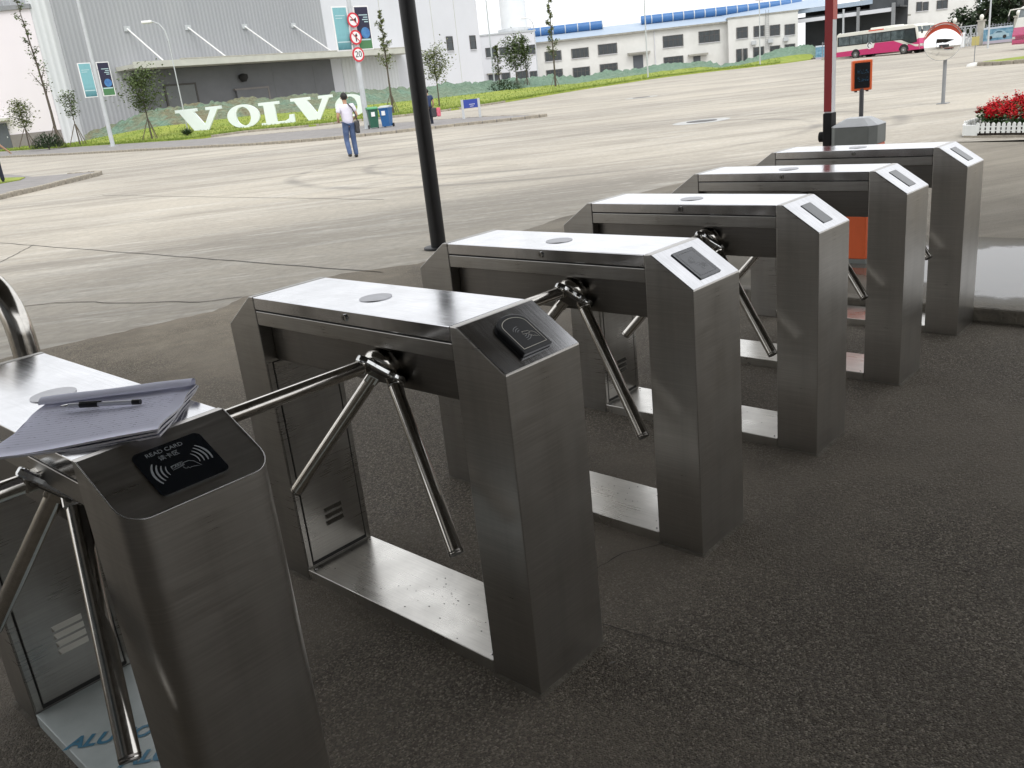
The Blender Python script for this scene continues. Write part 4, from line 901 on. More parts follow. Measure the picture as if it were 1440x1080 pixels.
for x in (3.7, 6.4, 8.9):
    MB().box(x, -.5, 3.7, x+.8, -.05, 4.3, bev=.03).build('air_conditioner', 'lamp_pole', OB)
SH = building('open_shed', (150.6, 70.6), (153.14, 54.58), 'dark open sided shed with white beam and columns behind the pink bus')
MB().box(0, 7, 0, 16.3, 7.3, 8.1).build('back_wall', 'shed_dark', SH); MB().box(-.6, .9, 8.2, 12.2, 8, 8.55).build('roof', 'roof_pale', SH); MB().box(-.3, 7.0, 0, 0, 8, 8.1).build('side_wall', 'shed_dark', SH)
MB().box(0, -.1, 6.35, 15.2, .3, 6.95).build('beam', 'wall_white', SH); MB().box(-.7, .2, 7.85, 12.2, .88, 8.5).build('roof_edge', 'roof_pale', SH)
for x, w_, m in ((-.5, .55, 'wall_white'), (7.7, .22, 'lamp_pole'), (9.9, .42, 'pole_grey'), (15.2, .5, 'pole_grey')): MB().box(x, -.25, 0, x+w_, .25, 7.6).build('column', m, SH)
MB().box(0, .6, 6.96, 16.3, 6.9, 7.2).build('loft_floor', 'shed_dark', SH); MB().box(11.8, .3, 6.96, 15.9, 6, 8.6).build('loft_wall', 'shed_dark', SH)
FW = building('white_house', (163.75, 58.84), (174.0, 48.4), 'plain cream house wall with small windows behind the shed')
MB().box(-2, 0, 0, 14.2, 10, 10.5).build('wall', 'wall_cream', FW)
for r in ((3.6, 6.3, 4.4, 7.6), (4.7, 6.3, 5.5, 7.5), (7.1, 6.3, 8.8, 7.5)): window(FW, *r, 1 if r[2]-r[0] > 1 else 0)
MB().box(-2.2, -2.4, 5.6, 1.5, -.002, 5.85).build('side_canopy', 'awning', FW)

# ------------------------------------------------------------------ boundary fence with lamps, gate and poster boards
FA, FB = Vector((119.57, 40.64)), Vector((118.86, 26.2)); fdir = (FB-FA).normalized(); frz = atan2(fdir.y, fdir.x)
def fpos(u, dy=0): p = FA+fdir*u; return (p.x-fdir.y*dy, p.y+fdir.x*dy, zg(p.x, p.y)-.05)
def fence(u0, u1, label):
    f = thing('bar_fence', fpos(u0), label, 'fence', 'bar fence panels along the yard', frz); me = MB().box(-.035, -.03, .1, .035, .03, 2.3).mesh('bar', 'fence_grey')
    for k in range(int((u1-u0)/.32)): link('bar', me, f, Matrix.Translation((k*.32+.1, 0, 0)))
    for z in (.3, 2.1): MB().box(0, -.04, z, u1-u0, .04, z+.08).build('rail', 'fence_grey', f)
    MB().box(0, -.15, 0, u1-u0, .15, .35).build('plinth', 'pillar', f)
def pillar(u, label):
    p = thing('gate_pillar', fpos(u), label, 'pillar', 'pillars of the boundary fence', frz)
    MB().box(-.32, -.32, 0, .32, .32, 2.75, bev=.03).build('shaft', 'pillar', p); MB().box(-.4, -.4, 2.752, .4, .4, 2.9).build('cap', 'pillar', p)
    MB().lathe([(.001, .62), (.16, .55), (.25, .34), (.2, .12), (.1, .0)], 14, M=Matrix.Translation((0, 0, 2.9))).build('globe_lamp', 'bus_white', p)
fence(-12, 4.3, 'grey bar fence behind the pink bus'); fence(8.2, 18, 'grey bar fence behind the wide car poster board')
pillar(4.7, 'stone pillar with globe lamp just right of the convex mirror'); pillar(7.7, 'stone pillar with globe lamp right of the white gate'); pillar(11.6, 'stone pillar with globe lamp beside the second bus')
pp = thing('gate_pillar', (148.5, 62.0, .4), 'stone pillar with globe lamp beside the end of the green netted bank', 'pillar', 'pillars of the boundary fence')
MB().box(-.32, -.32, 0, .32, .32, 2.9, bev=.03).build('shaft', 'pillar', pp); MB().lathe([(.001, .62), (.16, .55), (.25, .34), (.2, .12), (.1, .0)], 14, M=Matrix.Translation((0, 0, 2.9))).build('globe_lamp', 'bus_white', pp)
gt = thing('scroll_gate', fpos(5.2), 'white ornamental sliding gate between the stone pillars', 'gate', rz=frz)
for z in (.15, 1.2, 2.3): MB().box(0, -.05, z, 2.1, .05, z+.12).build('rail', 'lamp_pole', gt)
for k in range(4): MB().box(k*.66, -.05, .15, k*.66+.12, .05, 2.45).build('stile', 'lamp_pole', gt)
for k in range(3):
    for z in (.72, 1.8): MB().tube([(k*.66+.39+.22*cos(RAD(a)), 0, z+.36*sin(RAD(a))) for a in range(0, 361, 30)], .04, 6).build('scroll', 'lamp_pole', gt)
g2_ = thing('folding_gate', fpos(6.4, -2.2), 'low steel folding gate trolley in front of the white gate', 'gate', rz=frz)
for k in range(6):
    MB().tube([(k*.33, 0, .1), (k*.33, 0, 1.55)], .05, 8).build('upright', 'lamp_pole', g2_)
    if k < 5: MB().tube([(k*.33, 0, .3), (k*.33+.33, 0, 1.2)], .035, 6).build('brace', 'lamp_pole', g2_); MB().tube([(k*.33, 0, 1.2), (k*.33+.33, 0, .3)], .035, 6).build('brace', 'lamp_pole', g2_)
MB().box(-.3, -.25, .05, .3, .25, 1.7, bev=.05).build('motor_box', 'cab_light', g2_)
s = NT('poster')             # printed car poster: pale car on a blue ground
v = s.n('ShaderNodeSeparateXYZ'); s.l(s.tc.outputs['Generated'], v.inputs[0])
n1 = s.noise(s.vec((4, 4, 4), src='Generated'), 1.3, 5, .6)
c = s.mix(s.ramp(n1, (.35, 0.), (.65, 1.)), (.05, .17, .27), (.22, .38, .48))
c = s.mix(s.ramp(v.outputs['Z'], (.16, 1.), (.18, 0.)), c, (.42, .38, .45))
c = s.mix(s.ramp(v.outputs['Z'], (.88, 0.), (.9, 1.)), c, (.50, .56, .62))
s.set(Base_Color=c, Roughness=.5)
mat('car_print', (.36, .50, .56), .5, noise=(2, .6, (.20, .32, .40))); mat('car_glass_print', (.05, .12, .17), .5)
CAR = [(-1.0, -.22), (-.95, .02), (-.78, .10), (-.45, .16), (-.2, .42), (.15, .46), (.5, .38), (.75, .14), (.95, .08), (1.0, -.22)]
def board(u0, u1, dy, label):
    b = thing('poster_board', fpos(u0, dy), label, 'poster board', 'car poster boards', frz); wd = u1-u0
    MB().box(0, -.04, .18, wd, .04, 1.95).build('panel', 'poster', b)
    for x in (.05, wd-.1): MB().box(x, .05, 0, x+.06, .11, 2.0).build('leg', 'pole_grey', b)
    k = wd*.40; cx_ = wd*.5
    MB().prism([(cx_+x*k, 1.02+y*1.1) for x, y in CAR], -.052, -.042, 'y').build('car_print', 'car_print', b)
    MB().prism([(cx_+x*k*.55+.03*k, 1.20+y*.62) for x, y in CAR[3:8]], -.058, -.054, 'y').build('window_print', 'car_glass_print', b)
    for x in (-.6, .6): MB().tube([(cx_+x*k, -.062, .82), (cx_+x*k, -.054, .82)], .2, 14).build('wheel_print', 'black_print', b)
board(8.4, 11.5, -1.2, 'wide blue car poster board in front of the bar fence'); board(4.5, 5.7, -1.0, 'narrow blue car poster board just right of the mirror')
b3 = thing('poster_board', (128.6, 56.6, .3), 'narrow blue poster board at the end of the netted bank', 'poster board', 'car poster boards', rz=atan2(-.75, .45))
MB().box(-.6, -.04, .1, .7, .04, 2.0).build('panel', 'poster', b3); MB().box(-.62, -.03, 0, -.56, .03, 2.05).build('leg', 'pole_grey', b3)

# ------------------------------------------------------------------ buses
def make_bus(loc, rz, label, body='bus_pink', Lb=12.0):
    t = thing('coach_bus', loc, label, 'bus', 'coaches parked by the gate', rz)      # local: +x forward, right side is -y
    y0, y1 = -1.25, 1.25
    prof = [(-Lb/2, .42), (-Lb/2, 2.95), (-Lb/2+.25, 3.12), (Lb/2-.9, 3.18), (Lb/2-.45, 3.0), (Lb/2-.12, 1.7), (Lb/2, 1.1), (Lb/2-.02, .42)]
    lowp = [(-Lb/2, .42), (Lb/2-.02, .42), (Lb/2, 1.1), (Lb/2-.10, 1.62), (Lb/2-1.7, .95), (Lb/2-2.2, 1.20), (Lb/2-3.4, 1.62), (Lb/2-6.0, 1.60), (Lb/2-6.15, 1.1), (-Lb/2, .98)]
    MB().prism(prof, y0, y1, 'y', bev=.06).build('body', 'bus_white', t)
    MB().prism(lowp, y0-.012, y1+.012, 'y').build('skirt_paint', body, t)
    # white swoosh towards the nose and roof unit
    MB().prism([(Lb/2-3.2, 1.64), (Lb/2-2.4, 1.62), (Lb/2-.5, .78), (Lb/2-.1, .74), (Lb/2-.1, .98), (Lb/2-.6, 1.02)], y0-.02, y0-.013, 'y').build('nose_swoosh', 'bus_white', t)
    MB().box(-1.2, -.85, 3.1, 2.2, .85, 3.36, bev=.08).build('roof_unit', 'bus_white', t); MB().box(-1.1, -1.262, 2.98, 1.0, -1.20, 3.12).build('roof_panel', 'mirror_hood', t)
    mb = MB().prism([(-Lb/2+.15, 1.62), (Lb/2-2.6, 1.64), (Lb/2-1.4, 1.05), (Lb/2-.30, 1.25), (Lb/2-.42, 1.9), (Lb/2-.62, 2.78), (-Lb/2+.15, 2.72)], y0-.016, y0-.004, 'y').build('window_band', 'rubber', t)
    xs = [-Lb/2+.3, -Lb/2+2.0, -Lb/2+3.9, -Lb/2+4.6, -Lb/2+5.7, -Lb/2+6.6, -Lb/2+7.8, -Lb/2+9.7]
    for a, b in zip(xs[:-1], xs[1:]): MB().box(a+.05, y0-.024, 1.72, b-.05, y0-.017, 2.66).build('side_window', 'glass_bus', t)
    MB().prism([(Lb/2-2.1, 1.5), (Lb/2-1.35, 1.2), (Lb/2-.5, 1.3), (Lb/2-.72, 2.6), (Lb/2-2.1, 2.62)], y0-.024, y0-.017, 'y').build('front_door', 'glass_dark', t)
    mb = MB(); a = (Lb/2-.10, 1.35); b = (Lb/2-.46, 2.9)
    mb.add([(a[0]+.03, -1.12, a[1]), (a[0]+.03, 1.12, a[1]), (b[0]+.06, 1.1, b[1]), (b[0]+.06, -1.1, b[1])], [(0, 1, 2, 3)]); mb.build('windscreen', 'glass_bus', t)
    MB().box(Lb/2-.04, -1.1, .5, Lb/2+.05, 1.1, .72, bev=.02).build('bumper', body, t)
    for s_ in (-1, 1):
        MB().box(Lb/2-.12, s_*.95-.2, .8, Lb/2+.035, s_*.95+.2, .98, bev=.02).build('headlight', 'lamp_lens', t)
        m_ = MB().tube([(Lb/2-.5, s_*1.1, 2.95), (Lb/2+.25, s_*1.3, 2.9), (Lb/2+.35, s_*1.32, 2.5)], .04, 8).build('mirror_arm', 'bus_white', t); MB().box(Lb/2+.28, s_*1.32-.1, 2.1, Lb/2+.36, s_*1.32+.12, 2.55, bev=.02).build('mirror', 'rubber', m_)
        for x in (-Lb/2+2.9, Lb/2-2.0):
            wl = MB().tube([(x, s_*1.08, .52), (x, s_*1.285, .52)], .52, 26).build('wheel', 'tyre', t)
            MB().tube([(x, s_*1.27, .52), (x, s_*1.30, .52)], .33, 20).build('rim', 'rim', wl); MB().tube([(x, s_*1.28, .52), (x, s_*1.33, .52)], .11, 12).build('hubcap', 'lamp_pole', wl)
            MB().prism([(x+.66*cos(RAD(a)), .5+.66*sin(RAD(a))) for a in range(0, 181, 15)], s_*1.268 if s_ > 0 else -1.274, s_*1.274 if s_ > 0 else -1.268, 'y').build('wheel_arch', 'rubber', t)
    lg = MB().tube([(-Lb/2+4.9, -1.262, 1.42), (-Lb/2+4.9, -1.272, 1.42)], .42, 24).build('emblem', 'sign_white', t)
    MB().prism([(-Lb/2+4.9+x, 1.42+z) for x, z in arc_strip(0, 0, .25, 20, 260, .12)], -1.279, -1.273, 'y').build('emblem_mark', 'black_print', lg)
    return t
h_ = Vector((-.30, -.954)); rzb = atan2(h_.y, h_.x)
rw = Vector((112.7, 45.1)); side = Vector((h_.y, -h_.x))        # right of heading
c0 = rw + h_*(11.6/2-2.9) - side*1.25
make_bus((c0.x, c0.y, .16), rzb, 'pink and white coach with its full side in view, parked behind the barrier boom', Lb=11.6)
c1 = c0 - side*4.2 - h_*2.6
make_bus((c1.x, c1.y, .16), rzb, 'red coach half hidden behind the nose of the pink coach', body='bus_red')
f2 = Vector((79.3, 17.9)); h2 = Vector((-.62, .78)).normalized(); 
make_bus((77.6+6.0*.62, 18.7-6.0*.78, .05), atan2(h2.y, h2.x), 'white and pink coach cut off by the right edge of view')

# ------------------------------------------------------------------ letters (slab serif capitals)
VP = [(0, 1), (.47, 1), (.47, .875), (.395, .875), (.585, .30), (.755, .875), (.66, .875), (.66, 1), (1, 1), (1, .875), (.915, .875), (.63, 0), (.36, 0), (.085, .875), (0, .875)]
LP = [(0, 1), (.62, 1), (.62, .875), (.47, .875), (.47, .13), (.72, .13), (.84, .22), (.86, .38), (1, .38), (1, 0), (0, 0), (0, .125), (.14, .125), (.14, .875), (0, .875)]
def letter(ch, c, wd, z0, z1, label):
    e = Vector((46.36-37.82, 59.80-68.66)).normalized(); rz_ = atan2(e.y, e.x)
    t = thing('sign_letter', (c[0], c[1], z0+.07), label, 'letter', 'big white letters on the lawn', rz_); h = z1-z0; dp = .32
    if ch in 'VL':
        P = VP if ch == 'V' else LP; mb = MB()
        mb.prism([((x-.5)*wd, y*h) for x, y in P], 0, dp, 'y', bev=.012)
        mb.build('face', ['letter_white'], t)
    else:
        n = 40; mb = MB(); o = [(wd/2*cos(2*pi*k/n), h/2+h/2*sin(2*pi*k/n)) for k in range(n)]; i_ = [(wd*.225*cos(2*pi*k/n+.0), h/2+h*.40*sin(2*pi*k/n)) for k in range(n)]
        vs = [(x, 0, z) for x, z in o]+[(x, 0, z) for x, z in i_]+[(x, dp, z) for x, z in o]+[(x, dp, z) for x, z in i_]; fs = []
        for k in range(n):
            q = (k+1) % n; fs += [(k, q, n+q, n+k), (2*n+k, 3*n+k, 3*n+q, 2*n+q), (k, 2*n+k, 2*n+q, q), (n+k, n+q, 3*n+q, 3*n+k)]
        mb.add(vs, fs); mb.build('face', 'letter_white', t)
    for x in (-wd*.18, wd*.18): MB().box(x-.1, .05, -.3, x+.1, .27, .04).build('foot', 'pole_grey', t)
letter('V', (37.82, 68.66), 3.76, .42, 2.29, 'white capital letter V, leftmost of the five letters on the lawn')
letter('O', (40.27, 66.09), 2.63, .38, 2.20, 'white capital letter O between the leftmost V and the L')
letter('L', (42.16, 64.14), 2.75, .36, 2.16, 'white capital letter L, middle of the five letters')
letter('V', (44.24, 62.02), 3.44, .38, 2.22, 'white capital letter V, right of the L on the lawn')
letter('O', (46.36, 59.80), 2.50, .34, 2.10, 'white capital letter O behind the man in the white shirt')

# ------------------------------------------------------------------ lamp posts, banners, road signs
s = NT('banner_teal'); v = s.n('ShaderNodeSeparateXYZ'); s.l(s.tc.outputs['Generated'], v.inputs[0])
n1 = s.noise(s.vec((3, 3, 5), src='Generated'), 1.5, 5, .6)
c = s.mix(s.ramp(v.outputs['Z'], (0., .0), (.3, 1.)), (.05, .17, .20), (.20, .44, .48)); c = s.mix(s.ramp(n1, (.5, 0.), (.75, .5)), c, (.13, .33, .37)); s.set(Base_Color=c, Roughness=.6)
s = NT('banner_navy'); v = s.n('ShaderNodeSeparateXYZ'); s.l(s.tc.outputs['Generated'], v.inputs[0])
c = s.mix(s.ramp(v.outputs['Z'], (.20, 0.), (.26, 1.)), (.07, .20, .08), (.018, .016, .045)); c = s.mix(s.ramp(s.noise(s.vec((4, 4, 8), src='Generated'), 1.4, 5), (.55, 0.), (.8, .5)), c, (.05, .09, .16)); s.set(Base_Color=c, Roughness=.6)
mat('globe_print', (.03, .12, .36), .5, noise=(2.5, .8, (.10, .30, .55))); mat('horizon_print', (.45, .62, .64), .6)
def lamp_post(loc, h, label, r0=.11, banner=None, rz_=0., signs=False, arm=None):
    t = thing('lamp_post', loc, label, 'lamp post', 'lamp posts along the lawn', rz_)
    MB().tube([(0, 0, 0), (0, 0, h)], [r0, r0*.6], 14).build('pole', 'lamp_pole', t); MB().box(-r0*1.8, -r0*1.8, 0, r0*1.8, r0*1.8, .03).build('base_plate', 'lamp_pole', t)
    if arm:
        MB().tube([(0, 0, h), (-.12, 0, h+.8), (-.45, 0, h+1.3), (-1.0, 0, h+1.55)], [.07, .06, .05, .045], 10).build('curved_arm', 'lamp_pole', t)
        MB().box(-1.75, -.17, h+1.42, -.95, .17, h+1.62, bev=.05).build('lamp_head', 'white_paint', t)
    else: MB().box(-.9, -.15, h-.1, .9, .15, h+.05, bev=.04).build('lamp_head', 'white_paint', t)
    if banner:
        z0, bh, bw = banner
        for s_, m in ((-1, 'banner_teal'), (1, 'banner_navy')):
            x0 = .25 if s_ > 0 else -.25-bw
            fr = MB().box(x0-.06, -.02, z0-.06, x0+bw+.06, .03, z0+bh+.06, bev=.01).build('banner', 'white_paint', t); MB().box(x0, -.028, z0, x0+bw, -.021, z0+bh).build('print', m, fr)
            for z in (z0+.2, z0+bh-.45): MB().box(min(0, s_*.3), -.02, z, max(0, s_*.3), .02, z+.06).build('bracket', 'lamp_pole', t)
            if s_ > 0:
                MB().tube([(x0+bw*.6, -.036, z0+bh*.38), (x0+bw*.6, -.029, z0+bh*.38)], bw*.34, 20).build('globe', 'globe_print', fr); MB().box(x0+.04, -.036, z0+bh*.20, x0+bw-.06, -.029, z0+bh*.235).build('horizon', 'horizon_print', fr)
                for k, ww in enumerate((.66, .34, .44, .3)): MB().box(x0+bw*.92-bw*ww, -.034, z0+bh*(.80-.055*k), x0+bw*.92, -.029, z0+bh*(.822-.055*k)).build('wording', 'horizon_print', fr)
            else:
                MB().box(x0+.03, -.036, z0+bh*.17, x0+bw*.95, -.029, z0+bh*.20).build('horizon', 'horizon_print', fr)
                for k, ww in enumerate((.7, .5)): MB().box(x0+bw*.12, -.034, z0+bh*(.80-.06*k), x0+bw*(.12+ww), -.029, z0+bh*(.82-.06*k)).build('wording', 'horizon_print', fr)
    if signs:
        for k, z in enumerate((5.32, 4.50, 3.68)):
            R = .355; sg = MB().tube([(0, -.14, z), (0, -.17, z)], R, 32).build('round_sign', 'sign_red', t); MB().tube([(0, -.171, z), (0, -.176, z)], R*.76, 32).build('sign_face', 'sign_white', sg)
            if k == 0:
                MB().prism([(-.2, z-.03), (.02, z-.03), (.16, z-.12), (.16, z+.12), (.02, z+.03), (-.2, z+.03)], -.184, -.178, 'y').build('horn_symbol', 'black_print', sg)
            elif k == 1:
                MB().box(-.03, -.184, z-.2, .03, -.178, z+.06).build('match_symbol', 'black_print', sg); MB().prism([(-.09, z+.04), (.0, z+.0), (.1, z+.06), (.05, z+.2), (-.02, z+.12)], -.1845, -.1785, 'y').build('flame_symbol', 'black_print', sg)
            if k < 2: MB().prism([(-.215, z+.185), (-.185, z+.215), (.215, z-.185), (.185, z-.215)], -.193, -.187, 'y').build('slash', 'sign_red', sg)
            else:
                text('speed_figure', '20', .42, 'black_print', sg, Matrix.Translation((0, -.179, z)) @ Matrix.Rotation(pi/2, 4, 'X'), ext=.003)
    return t
lamp_post((28.4, 64.4, .30), 11.5, 'pale lamp post with two banners at the far left of the lawn', .15, (3.45, 2.15, .80), rz_=RAD(2))
lamp_post((30.2, 37.8, .10), 10.5, 'lamp post with two banners and three round prohibition signs beside the bins', .15, (3.95, 1.98, .80), rz_=RAD(-4), signs=True)
lamp_post((78.7, 73.9, .6), 13, 'thin plain lamp post right of the white factory wall', .10); lamp_post((88.0, 58.8, .5), 11, 'thin plain lamp post in front of the low office row', .09); lamp_post((110.3, 56.5, .4), 8.0, 'thin plain lamp post in front of the office block', .09)
lamp_post((37.6, 70.6, .5), 7.2, 'slim lamp post with curved arm in front of the grey hall canopy', .055, arm=1, rz_=RAD(-40)); lamp_post((102.7, 87.6, .5), 8.3, 'slim lamp post with curved arm in front of the annex', .09, arm=1, rz_=RAD(-45))
lamp_post((96.6, 26.0, .1), 9.0, 'thin lamp post in front of the wide car poster board', .09)
# blue information board on two legs
bs = thing('information_board', (33.0, 32.8, .11), 'small blue board on two grey legs on the paved walk', 'sign', rz=RAD(-42))
for x in (-.42, .42): MB().box(x-.06, -.06, 0, x+.06, .06, .95).build('leg', 'lamp_pole', bs)
MB().box(-.36, -.04, .52, .36, .04, .93).build('panel', 'sign_blue', bs); 
for k, ww in enumerate((.2, .12)): MB().box(.02-ww/2, -.046, .68-.09*k, .02+ww, -.041, .70-.09*k).build('wording', 'sign_white', bs)
# small yellow sign on a block
ys = thing('portable_sign', (50.4, 14.15, 0), 'small yellow sign on a thin pole with concrete foot', 'sign', rz=RAD(-72))
MB().lathe([(.36, 0), (.30, .12), (.06, .18)], 14).build('foot', 'wall_cream', ys); MB().tube([(0, 0, .15), (0, 0, 1.2)], .022, 8).build('pole', 'pole_grey', ys); MB().box(-.17, -.02, .98, .17, .02, 1.4, bev=.01).build('panel', 'sign_yellow', ys)
# wheelie bins
def bin_(loc, m, lid, label, rz_):
    t = thing('wheelie_bin', loc, label, 'bin', rz=rz_); t.scale = (.86, .86, .98); mb = MB()
    b = [(-.23, -.27), (.23, -.27), (.23, .25), (-.23, .25)]; tp = [(-.29, -.36), (.29, -.36), (.29, .36), (-.29, .36)]
    mb.add([(x, y, .06) for x, y in b]+[(x, y, .98) for x, y in tp], [(0, 3, 2, 1), (4, 5, 6, 7)]+[(i, (i+1) % 4, 4+(i+1) % 4, 4+i) for i in range(4)]); mb.build('tub', m, t)
    MB().box(-.31, -.39, .93, .31, .38, .985, bev=.01).build('rim', m, t)
    MB().prism([(-.40, .99), (.40, .99), (.38, 1.06), (.1, 1.10), (-.38, 1.04)], -.32, .32, 'x', bev=.01).build('lid', lid, t)
    MB().tube([(-.22, .44, .95), (.22, .44, .95)], .018, 8).build('handle', m, t)
    for x in (-.28, .28): MB().tube([(x-.03, .28, .10), (x+.03, .28, .10)], .10, 18).build('wheel', 'rubber', t)
    MB().box(-.13, -.372, .62, .09, -.33, .84).build('notice', 'sign_white', t)
bin_((29.8, 36.75, .11), 'bin_green', 'bin_green_lid', 'green wheelie bin beside the lamp post', RAD(-30)); bin_((30.28, 36.25, .11), 'bin_blue', 'bin_grey_lid', 'blue wheelie bin with grey lid right of the green one', RAD(-62))

# ------------------------------------------------------------------ trees and shrubs
def leaf_cloud(mb, c, r, n, l0, l1, flat_=1.):
    for _ in range(n):
        while True:
            p = Vector((random.uniform(-1, 1), random.uniform(-1, 1), random.uniform(-1, 1)))
            if p.length < 1: break
        p *= (.55+.45*random.random()); q = Vector(c)+Vector((p.x*r[0], p.y*r[1], p.z*r[2])); l = random.uniform(l0, l1)
        leafq(mb, q, l, l*.32, random.uniform(0, 6.3), random.uniform(-.9, .9))
def young_tree(loc, h, crown0, cr, nleaf, m, label, kind='bushy', stakes=True, lean=0., leaf=.16):
    t = thing('young_tree', loc, label, 'tree', 'young trees on the lawn'); r = .035+.008*h; pts = []; n = 9
    wob = [random.uniform(-.03, .03)*h*.25 for _ in range(2)]
    for i in range(n+1):
        q = i/n; pts.append((lean*h*q**1.3+wob[0]*sin(q*5), wob[1]*sin(q*4), h*q))
    MB().tube([(0, 0, -.3)]+pts, [r*1.15]+[max(.010, r*(1-.88*i/n)) for i in range(n+1)], 8).build('trunk', 'bark', t)
    lv = MB(); tw = MB()
    nb = 16 if kind == 'bushy' else 13
    for k in range(nb):
        q = crown0+(1-crown0)*(k+.5)/nb; b = Vector(pts[min(n, int(q*n))])*(1-(q*n) % 1)+Vector(pts[min(n, int(q*n)+1)])*((q*n) % 1)
        a = k*2.4+random.random(); ln = cr*random.uniform(.6, 1.15)*(1.15-.7*abs((k+.5)/nb-.42) if kind == 'bushy' else (1.1-.85*(k+.5)/nb))
        d = Vector((cos(a), sin(a), random.uniform(.55, 1.2) if kind == 'bushy' else random.uniform(1.0, 2.0))).normalized(); e = b+d*ln
        m_ = b+d*ln*.5+Vector((0, 0, -.04*ln)); tw.tube([b, m_, e], [r*.32, r*.22, r*.08], 5)
        for j in range(int(nleaf*(1.8 if kind == 'bushy' else 1.3))//nb):
            u = random.uniform(.25, 1.05); p = b+(e-b)*u; sp = ln*(.30 if kind == 'bushy' else .14)
            leafq(lv, p+Vector((random.gauss(0, sp), random.gauss(0, sp), random.gauss(0, sp*.8))), random.uniform(.8, 1.5)*leaf, leaf*.42, random.uniform(0, 6.3), random.uniform(-.8, .9))
    tw.build('branches', 'bark', t); tag(lv.build('crown', m, t), kind='stuff')
    if stakes:
        for k in range(3):
            a = k*2.09+.5; MB().tube([(.8*cos(a), .8*sin(a), -.2), (.05*cos(a), .05*sin(a), min(1.5, h*.4))], .032, 6).build('stake', 'stake', t)
young_tree((28.75, 81.0, 1.0), 3.1, .35, 1.05, 620, 'leaf_b', 'small bushy tree in front of the dark door at far left', leaf=.17)
young_tree((30.15, 78.4, .72), 11.8, .30, 1.5, 330, 'leaf_a', 'tall nearly bare young tree in front of the pinkish wall', kind='tall', lean=-.025, leaf=.19)
young_tree((31.6, 77.8, .70), 3.7, .52, .75, 340, 'leaf_a', 'small tree with a thin topknot in front of the white corner wall', leaf=.16)
young_tree((33.3, 68.3, .42), 4.4, .42, 1.55, 1100, 'leaf_a', 'bushy young tree left of the big white letters', leaf=.18)
young_tree((47.9, 56.4, .36), 7.6, .38, 1.1, 620, 'leaf_b', 'tall sparse young tree beside the banner lamp post', kind='tall', leaf=.17)
young_tree((53.4, 56.8, .45), 4.0, .48, 1.35, 950, 'leaf_b', 'round crowned young tree just right of the black post', leaf=.17, stakes=False)
young_tree((76.9, 71.4, .9), 4.9, .30, 1.1, 420, 'leaf_b', 'thin young tree behind the dark shrub, leftmost of its cluster', kind='tall', leaf=.22)
young_tree((77.5, 69.3, .7), 5.0, .42, 1.9, 1200, 'leaf_a', 'fuller young tree in the cluster behind the dark shrub', leaf=.22)
young_tree((78.3, 68.5, .6), 5.6, .35, 1.5, 620, 'leaf_a', 'slender young tree in the cluster, nearest the low office', kind='tall', leaf=.22)
young_tree((77.2, 63.5, .45), 10.2, .28, 1.2, 640, 'leaf_b', 'very tall slim young tree in front of the low office windows', kind='tall', leaf=.22)
def shrub(loc, r, h, label, m='leaf_dark', n=800, spiky=False):
    t = thing('shrub', loc, label, 'shrub'); lv = MB()
    for i in range(n):
        a = random.uniform(0, 6.3); q = sqrt(random.random()); el = random.uniform(.15, 1.35)
        if spiky: leafq(lv, (0, 0, .1), r*random.uniform(.7, 1.1), r*.05, a, el*.8)
        else: leafq(lv, (r*q*cos(a), r*q*sin(a), h*random.random()*sqrt(max(0, 1-q*q))), .22, .06, a, el)
    MB().tube([(0, 0, -.2), (0, 0, h*.5)], .06, 6).build('stem', 'bark', t); tag(lv.build('foliage', m, t), kind='stuff')
shrub((28.7, 76.8, .55), 1.25, 1.15, 'dark rounded shrub at the foot of the pinkish building'); shrub((73.6, 67.7, .6), 2.3, 1.5, 'dark wide shrub at the foot of the young tree cluster', n=1300)
shrub((34.6, 65.2, .34), .75, .5, 'low spiky cycad at the foot of the leftmost letter', n=60, spiky=True); shrub((51.5, 11.2, .15), .75, .6, 'small green bush on the road island', m='leaf_bed', n=300)
def big_tree(loc, h, r, label, n=2600):
    t = thing('broadleaf_tree', loc, label, 'tree', 'dark trees behind the boundary fence'); lv = MB(); tw = MB()
    tw.tube([(0, 0, 0), (.2, .1, h*.35), (.1, 0, h*.6)], [.35, .25, .15], 8); cl = []
    for k in range(16):
        a = random.uniform(0, 6.3); q = random.uniform(.2, .8); z = h*random.uniform(.28, .82); c = (r*q*cos(a), r*q*sin(a), z); cl.append(c); tw.tube([(.15, .05, h*.3), c], [.12, .04], 5)
    tw.build('trunk', 'bark', t)
    for c in cl: leaf_cloud(lv, c, (r*.45, r*.45, h*.17), n//16, .35, .75)
    tag(lv.build('crown', 'leaf_dark', t), kind='stuff')
for x, y, h, r, l in ((134, 37.5, 6.6, 3.6, 'dark broadleaf tree next to the cream house wall'), (137, 33, 8.6, 4.4, 'dark broadleaf tree, second from the cream house wall'), (138, 28, 9.2, 4.6, 'dark broadleaf tree behind the pillar right of the gate'), (140, 23, 9.5, 5.0, 'dark broadleaf tree behind the second bus'), (146, 37, 10.5, 5.0, 'tall dark tree at the back of the fence row')):
    big_tree((x, y, .2), h, r, l)

